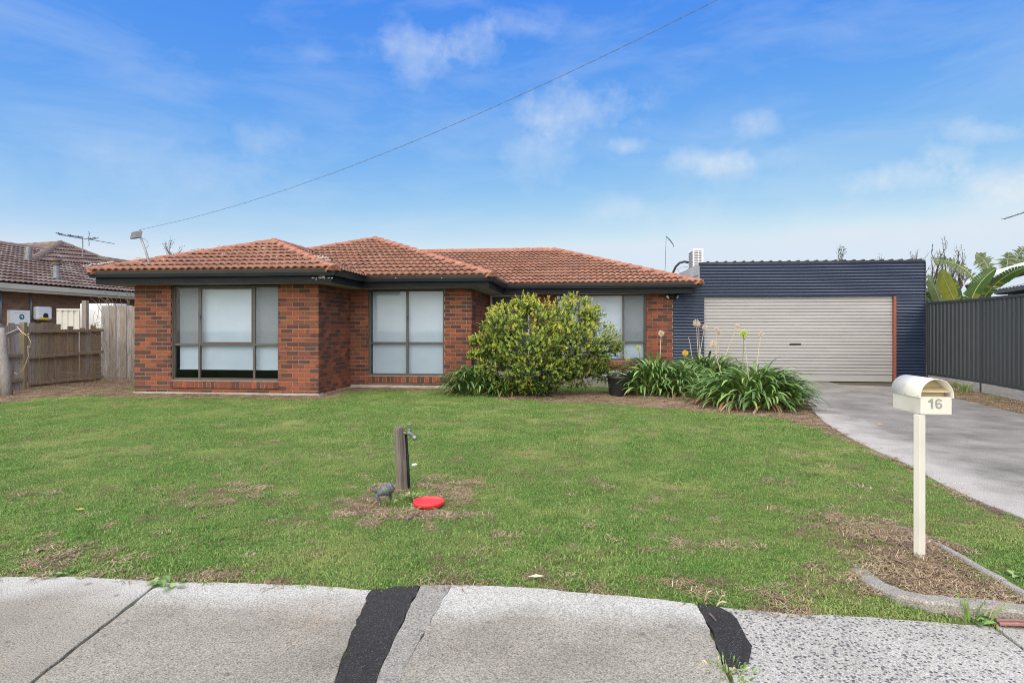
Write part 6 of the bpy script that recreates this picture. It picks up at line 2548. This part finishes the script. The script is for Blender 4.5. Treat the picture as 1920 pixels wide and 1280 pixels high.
# neighbouring house at the right edge: dark eave, pale corrugated roof and a solar panel
rn = thing('right_house', 'low house with pale corrugated roof and dark eave beyond the steel fence', 'house', at(1905, 560, 18))
c0, c1 = at(1868, 549, 19.5), at(1990, 530, 15.0)
dd_ = Vector((c1.x - c0.x, c1.y - c0.y, 0)).normalized()
up_ = Vector((-dd_.y, dd_.x, 0))
if up_.x < 0: up_ = -up_
z0 = c0.z
m_ = MB()
ln = 9.0
base_ = Vector((c0.x, c0.y, z0)) - dd_ * .0
pr = []
for i in range(0, 120):
    s_ = ln * i / 119
    pr.append((s_, .02 * math.sin(i * math.pi / 2)))
vs = [base_ + dd_ * s_ + Vector((0, 0, .10 + o_)) for s_, o_ in pr] + [base_ + dd_ * s_ + up_ * 4 + Vector((0, 0, 1.0 + o_)) for s_, o_ in pr]
m_.add(vs, [(i, i + 1, 121 + i, 120 + i) for i in range(119)])
m_.build('roof_sheet', ZINC, rn)
m_ = MB()
m_.obox(base_ + dd_ * ln / 2 + Vector((0, 0, .02)), dd_ * ln / 2, up_ * .06, (0, 0, .06))
m_.build('gutter', GUTTER, rn)
m_ = MB()
m_.obox(base_ + dd_ * ln / 2 + up_ * .5 + Vector((0, 0, -z0 / 2 - .06)), dd_ * ln / 2, up_ * .06, (0, 0, z0 / 2))
m_.build('wall', N_BRICK[1], rn)
m_ = MB()
m_.obox(base_ + dd_ * ln / 2 + up_ * .25 + Vector((0, 0, -.05)), dd_ * ln / 2, up_ * .25, (0, 0, .015))
m_.build('soffit', FASCIA, rn)
sl_ = thing('solar_panel', 'tilted white edged solar panel on the right hand roof', 'solar panel', at(1880, 515, 19))
s0, s1 = at(1806, 534, 20.5), at(1960, 491, 17.2)
m_ = MB()
vs = []
dn_ = (s1 - s0).normalized()
ti_ = Vector((.75, .45, .26)).normalized()
th_ = dn_.cross(ti_).normalized()
if th_.z < 0: th_ = -th_
m_.obox(s0.lerp(s1, .5) + ti_ * .8, dn_ * (s1 - s0).length / 2, ti_ * .8, th_ * .035)
m_.build('frame', WHITE, sl_)
m_ = MB()
m_.obox(s0.lerp(s1, .5) + ti_ * .8 - th_ * .13, dn_ * (s1 - s0).length / 2 * .98, ti_ * .78, th_ * .095)
m_.build('panel', BLACK, sl_)
ra = thing('tv_aerial', 'dark aerial boom entering the picture at the right edge', 'aerial', at(1940, 500, 20))
m_ = MB()
m_.tube([at(1883, 410.5, 20), at(1965, 384, 20)], .022, 6)
for k in range(9):
    c = at(1883, 410.5, 20).lerp(at(1965, 384, 20), k / 8)
    m_.tube([c + Vector((0, -.15, 0)), c + Vector((0, .15, .02))], .01, 4)
m_.build('boom', GREYPLASTIC, ra)
m_ = MB()
q = at(1950, 389, 20)
m_.tube([Vector((q.x, q.y, 2.2)), q], .02, 6)
m_.build('mast', GALV, ra)

# ------------------------------------------------------------------ turf and litter
GR = []
for n_, a_, b_ in (('dark', (.075, .158, .034), (.120, .215, .050)), ('mid', (.140, .275, .056), (.205, .330, .080)), ('light', (.235, .385, .100), (.310, .420, .140)), ('straw', (.27, .22, .12), (.22, .18, .095))):
    GR.append(mat('grass_' + n_, a_, b_, scale=2.4, rough=0.65, spec=0.2, trans=0.34, c3=(.37, .41, .15) if n_ != 'straw' else None, s3=1.1, t3=(.49, .72), lo=.40, hi=.60))
src = bpy.data.collections.new('turf_sources')


def tuft_mesh(i, n, L, spread, weights, flat=0.0, wd=.0022, mats=None):
    r = random.Random(100 + i)
    m_ = MB()
    for _ in range(n):
        a_ = r.uniform(0, 2 * math.pi)
        q = Vector((r.uniform(-spread, spread), r.uniform(-spread, spread), 0))
        l = L * r.uniform(.45, 1.15)
        b_ = r.uniform(.35, 1.75)
        o_ = Vector((math.cos(a_), math.sin(a_), 0))
        if flat:
            z = r.uniform(.002, .014)
            pts_ = [q + Vector((0, 0, z)), q + o_ * l * .5 + Vector((r.gauss(0, .006), r.gauss(0, .006), z + r.uniform(0, .012))), q + o_ * l + Vector((r.gauss(0, .012), r.gauss(0, .012), z * .6))]
        else:
            pts_ = [q, q + o_ * l * .30 * b_ + Vector((0, 0, l * .55)), q + o_ * l * .85 * b_ + Vector((0, 0, l * (.95 - .40 * b_)))]
        s_ = Vector((-o_.y, o_.x, 0)).lerp(o_, r.uniform(-.4, .4)).normalized() * wd * r.uniform(.7, 1.3)
        mi = r.choices(range(4), weights)[0]
        m_.add([pts_[0] - s_, pts_[0] + s_, pts_[1] + s_ * .9, pts_[1] - s_ * .9, pts_[2]], [(0, 1, 2, 3), (3, 2, 4)], mi)
    o = bpy.data.objects.new('turf_%02d' % i, m_.mesh('turf_%02d' % i, mats or GR))
    src.objects.link(o)


# 0-3 green, 4-5 mixed, 6-8 straw
for i in range(4): tuft_mesh(i, 64, .020, .062, (.24, .40, .30, .06), wd=.0019)
for i in range(4, 6): tuft_mesh(i, 54, .018, .062, (.14, .26, .28, .32), wd=.0019)
for i in range(6, 9): tuft_mesh(i, 26, .085, .055, (0, 0, .06, .94), flat=1.0, wd=.0022, mats=[GR[0], GR[1], STALK, mat('straw_litter_%d' % i, ((.30, .215, .13), (.20, .135, .085), (.36, .275, .175))[i - 6], ((.20, .14, .085), (.13, .09, .06), (.26, .195, .12))[i - 6], scale=40, rough=.95)])
for i in range(9, 11): tuft_mesh(i, 34, .034, .045, (.30, .40, .26, .04), wd=.0024)


def scatter(name, label, cat, pts_, kinds, rots, scl):
    me_ = bpy.data.meshes.new(name)
    me_.from_pydata(pts_.tolist(), [], [])
    me_.attributes.new('variant', 'INT', 'POINT').data.foreach_set('value', kinds.astype(np.int32))
    me_.attributes.new('turn', 'FLOAT_VECTOR', 'POINT').data.foreach_set('vector', rots.astype(np.float32).reshape(-1))
    me_.attributes.new('size', 'FLOAT', 'POINT').data.foreach_set('value', scl.astype(np.float32))
    o = link(name, me_)
    tag(o, label, cat, kind='stuff')
    ng = bpy.data.node_groups.new(name + '_nodes', 'GeometryNodeTree')
    ng.interface.new_socket('Geometry', in_out='INPUT', socket_type='NodeSocketGeometry')
    ng.interface.new_socket('Geometry', in_out='OUTPUT', socket_type='NodeSocketGeometry')
    n = ng.nodes
    gi, go = n.new('NodeGroupInput'), n.new('NodeGroupOutput')
    ip = n.new('GeometryNodeInstanceOnPoints')
    ci = n.new('GeometryNodeCollectionInfo')
    ci.inputs['Collection'].default_value = src
    ci.inputs['Separate Children'].default_value = True
    ci.inputs['Reset Children'].default_value = True
    ip.inputs['Pick Instance'].default_value = True

    def na(nm, ty):
        q = n.new('GeometryNodeInputNamedAttribute')
        q.data_type = ty
        q.inputs['Name'].default_value = nm
        return q.outputs[0]
    l = ng.links
    l.new(gi.outputs[0], ip.inputs['Points'])
    l.new(ci.outputs[0], ip.inputs['Instance'])
    l.new(na('variant', 'INT'), ip.inputs['Instance Index'])
    l.new(na('turn', 'FLOAT_VECTOR'), ip.inputs['Rotation'])
    l.new(na('size', 'FLOAT'), ip.inputs['Scale'])
    l.new(ip.outputs[0], go.inputs[0])
    md = o.modifiers.new('scatter', 'NODES')
    md.node_group = ng
    return o


def sample(n, y0, y1):
    X = rng.uniform(-13, 9.0, n)
    Y = rng.uniform(y0, y1, n)
    xc = X * CS + Y * SN
    d = -X * SN + Y * CS
    keep = np.abs(xc / d) < .95
    return X[keep], Y[keep]


def zlawn(X, Y):
    i = np.clip((X - gx[0]) / (gx[1] - gx[0]), 0, nx - 1.001)
    j = np.clip((Y - gy[0]) / (gy[1] - gy[0]), 0, ny - 1.001)
    a_, b_ = i.astype(int), j.astype(int)
    fx, fy = i - a_, j - b_
    return ZZ[b_, a_] * (1 - fx) * (1 - fy) + ZZ[b_, a_ + 1] * fx * (1 - fy) + ZZ[b_ + 1, a_] * (1 - fx) * fy + ZZ[b_ + 1, a_ + 1] * fx * fy


PX_, PY_, K_, SC_ = [], [], [], []
SX_, SY_, SK_, SS_ = [], [], [], []
for (y0, y1, dn_g, dn_s) in ((2.2, 4.2, 620, 520), (4.2, 6.5, 430, 330), (6.5, 9.5, 290, 220), (9.5, 15.5, 210, 200)):
    area = 22 * (y1 - y0)
    X, Y = sample(int(area * dn_g), y0, y1)
    ok = (inside(LAWN, X, Y) | inside(VERGE_R, X, Y)) & ~inside(FOOT, X, Y)
    X, Y = X[ok], Y[ok]
    s_ = soil(X, Y)
    ok = (rng.random(len(X)) > np.clip(s_ * 1.35 - .05, 0, .985)) & (np.hypot(X - dc.x, Y - dc.y) > .145)
    X, Y, s_ = X[ok], Y[ok], s_[ok]
    lush = vnoise(X, Y, 1.1, 21)
    kk = np.where(rng.random(len(X)) < np.clip(.12 + s_ * .9 + (vnoise(X, Y, 2.3, 22) - .5) * .9, 0, .9), rng.integers(4, 6, len(X)), rng.integers(0, 4, len(X)))
    dE = seg_dist(PATH_EDGE, X, Y)
    kk = np.where((rng.random(len(X)) < .10 * lush + .25 * (dE < .12)), rng.integers(9, 11, len(X)), kk)
    # verge between kerb and driveway grows longer
    u, v = project(X, Y, np.zeros_like(X))
    PX_.append(X); PY_.append(Y); K_.append(kk)
    SC_.append(rng.uniform(.75, 1.25, len(X)) * (1 + .35 * (lush - .5)) * (1.0 if y0 < 6 else 1.18))
    X, Y = sample(int(area * dn_s), y0, y1)
    ok = (inside(LAWN, X, Y) | inside(VERGE_R, X, Y)) & ~inside(FOOT, X, Y)
    X, Y = X[ok], Y[ok]
    s_ = soil(X, Y)
    ok = (rng.random(len(X)) < np.clip(s_ * 1.1 + .015, 0, 1)) & (np.hypot(X - dc.x, Y - dc.y) > .15) & (np.hypot(X - pb.x, Y - pb.y) > .06)
    X, Y = X[ok], Y[ok]
    SX_.append(X); SY_.append(Y); SK_.append(rng.integers(6, 9, len(X))); SS_.append(rng.uniform(.5, 1.2, len(X)))
X, Y, K, SCL = map(np.concatenate, (PX_, PY_, K_, SC_))
P3 = np.stack([X, Y, zlawn(X, Y) - .003], -1)
R3 = np.stack([rng.normal(0, .10, len(X)), rng.normal(0, .10, len(X)), rng.uniform(0, 6.283, len(X))], -1)
scatter('grass', 'short mown green turf of the front lawn', 'grass', P3, K, R3, SCL)
X, Y, K, SCL = map(np.concatenate, (SX_, SY_, SK_, SS_))
P3 = np.stack([X, Y, zlawn(X, Y) + .002], -1)
R3 = np.stack([rng.normal(0, .06, len(X)), rng.normal(0, .06, len(X)), rng.uniform(0, 6.283, len(X))], -1)
scatter('straw_litter', 'dry straw and dead grass litter on bare ground', 'litter', P3, K, R3, SCL)
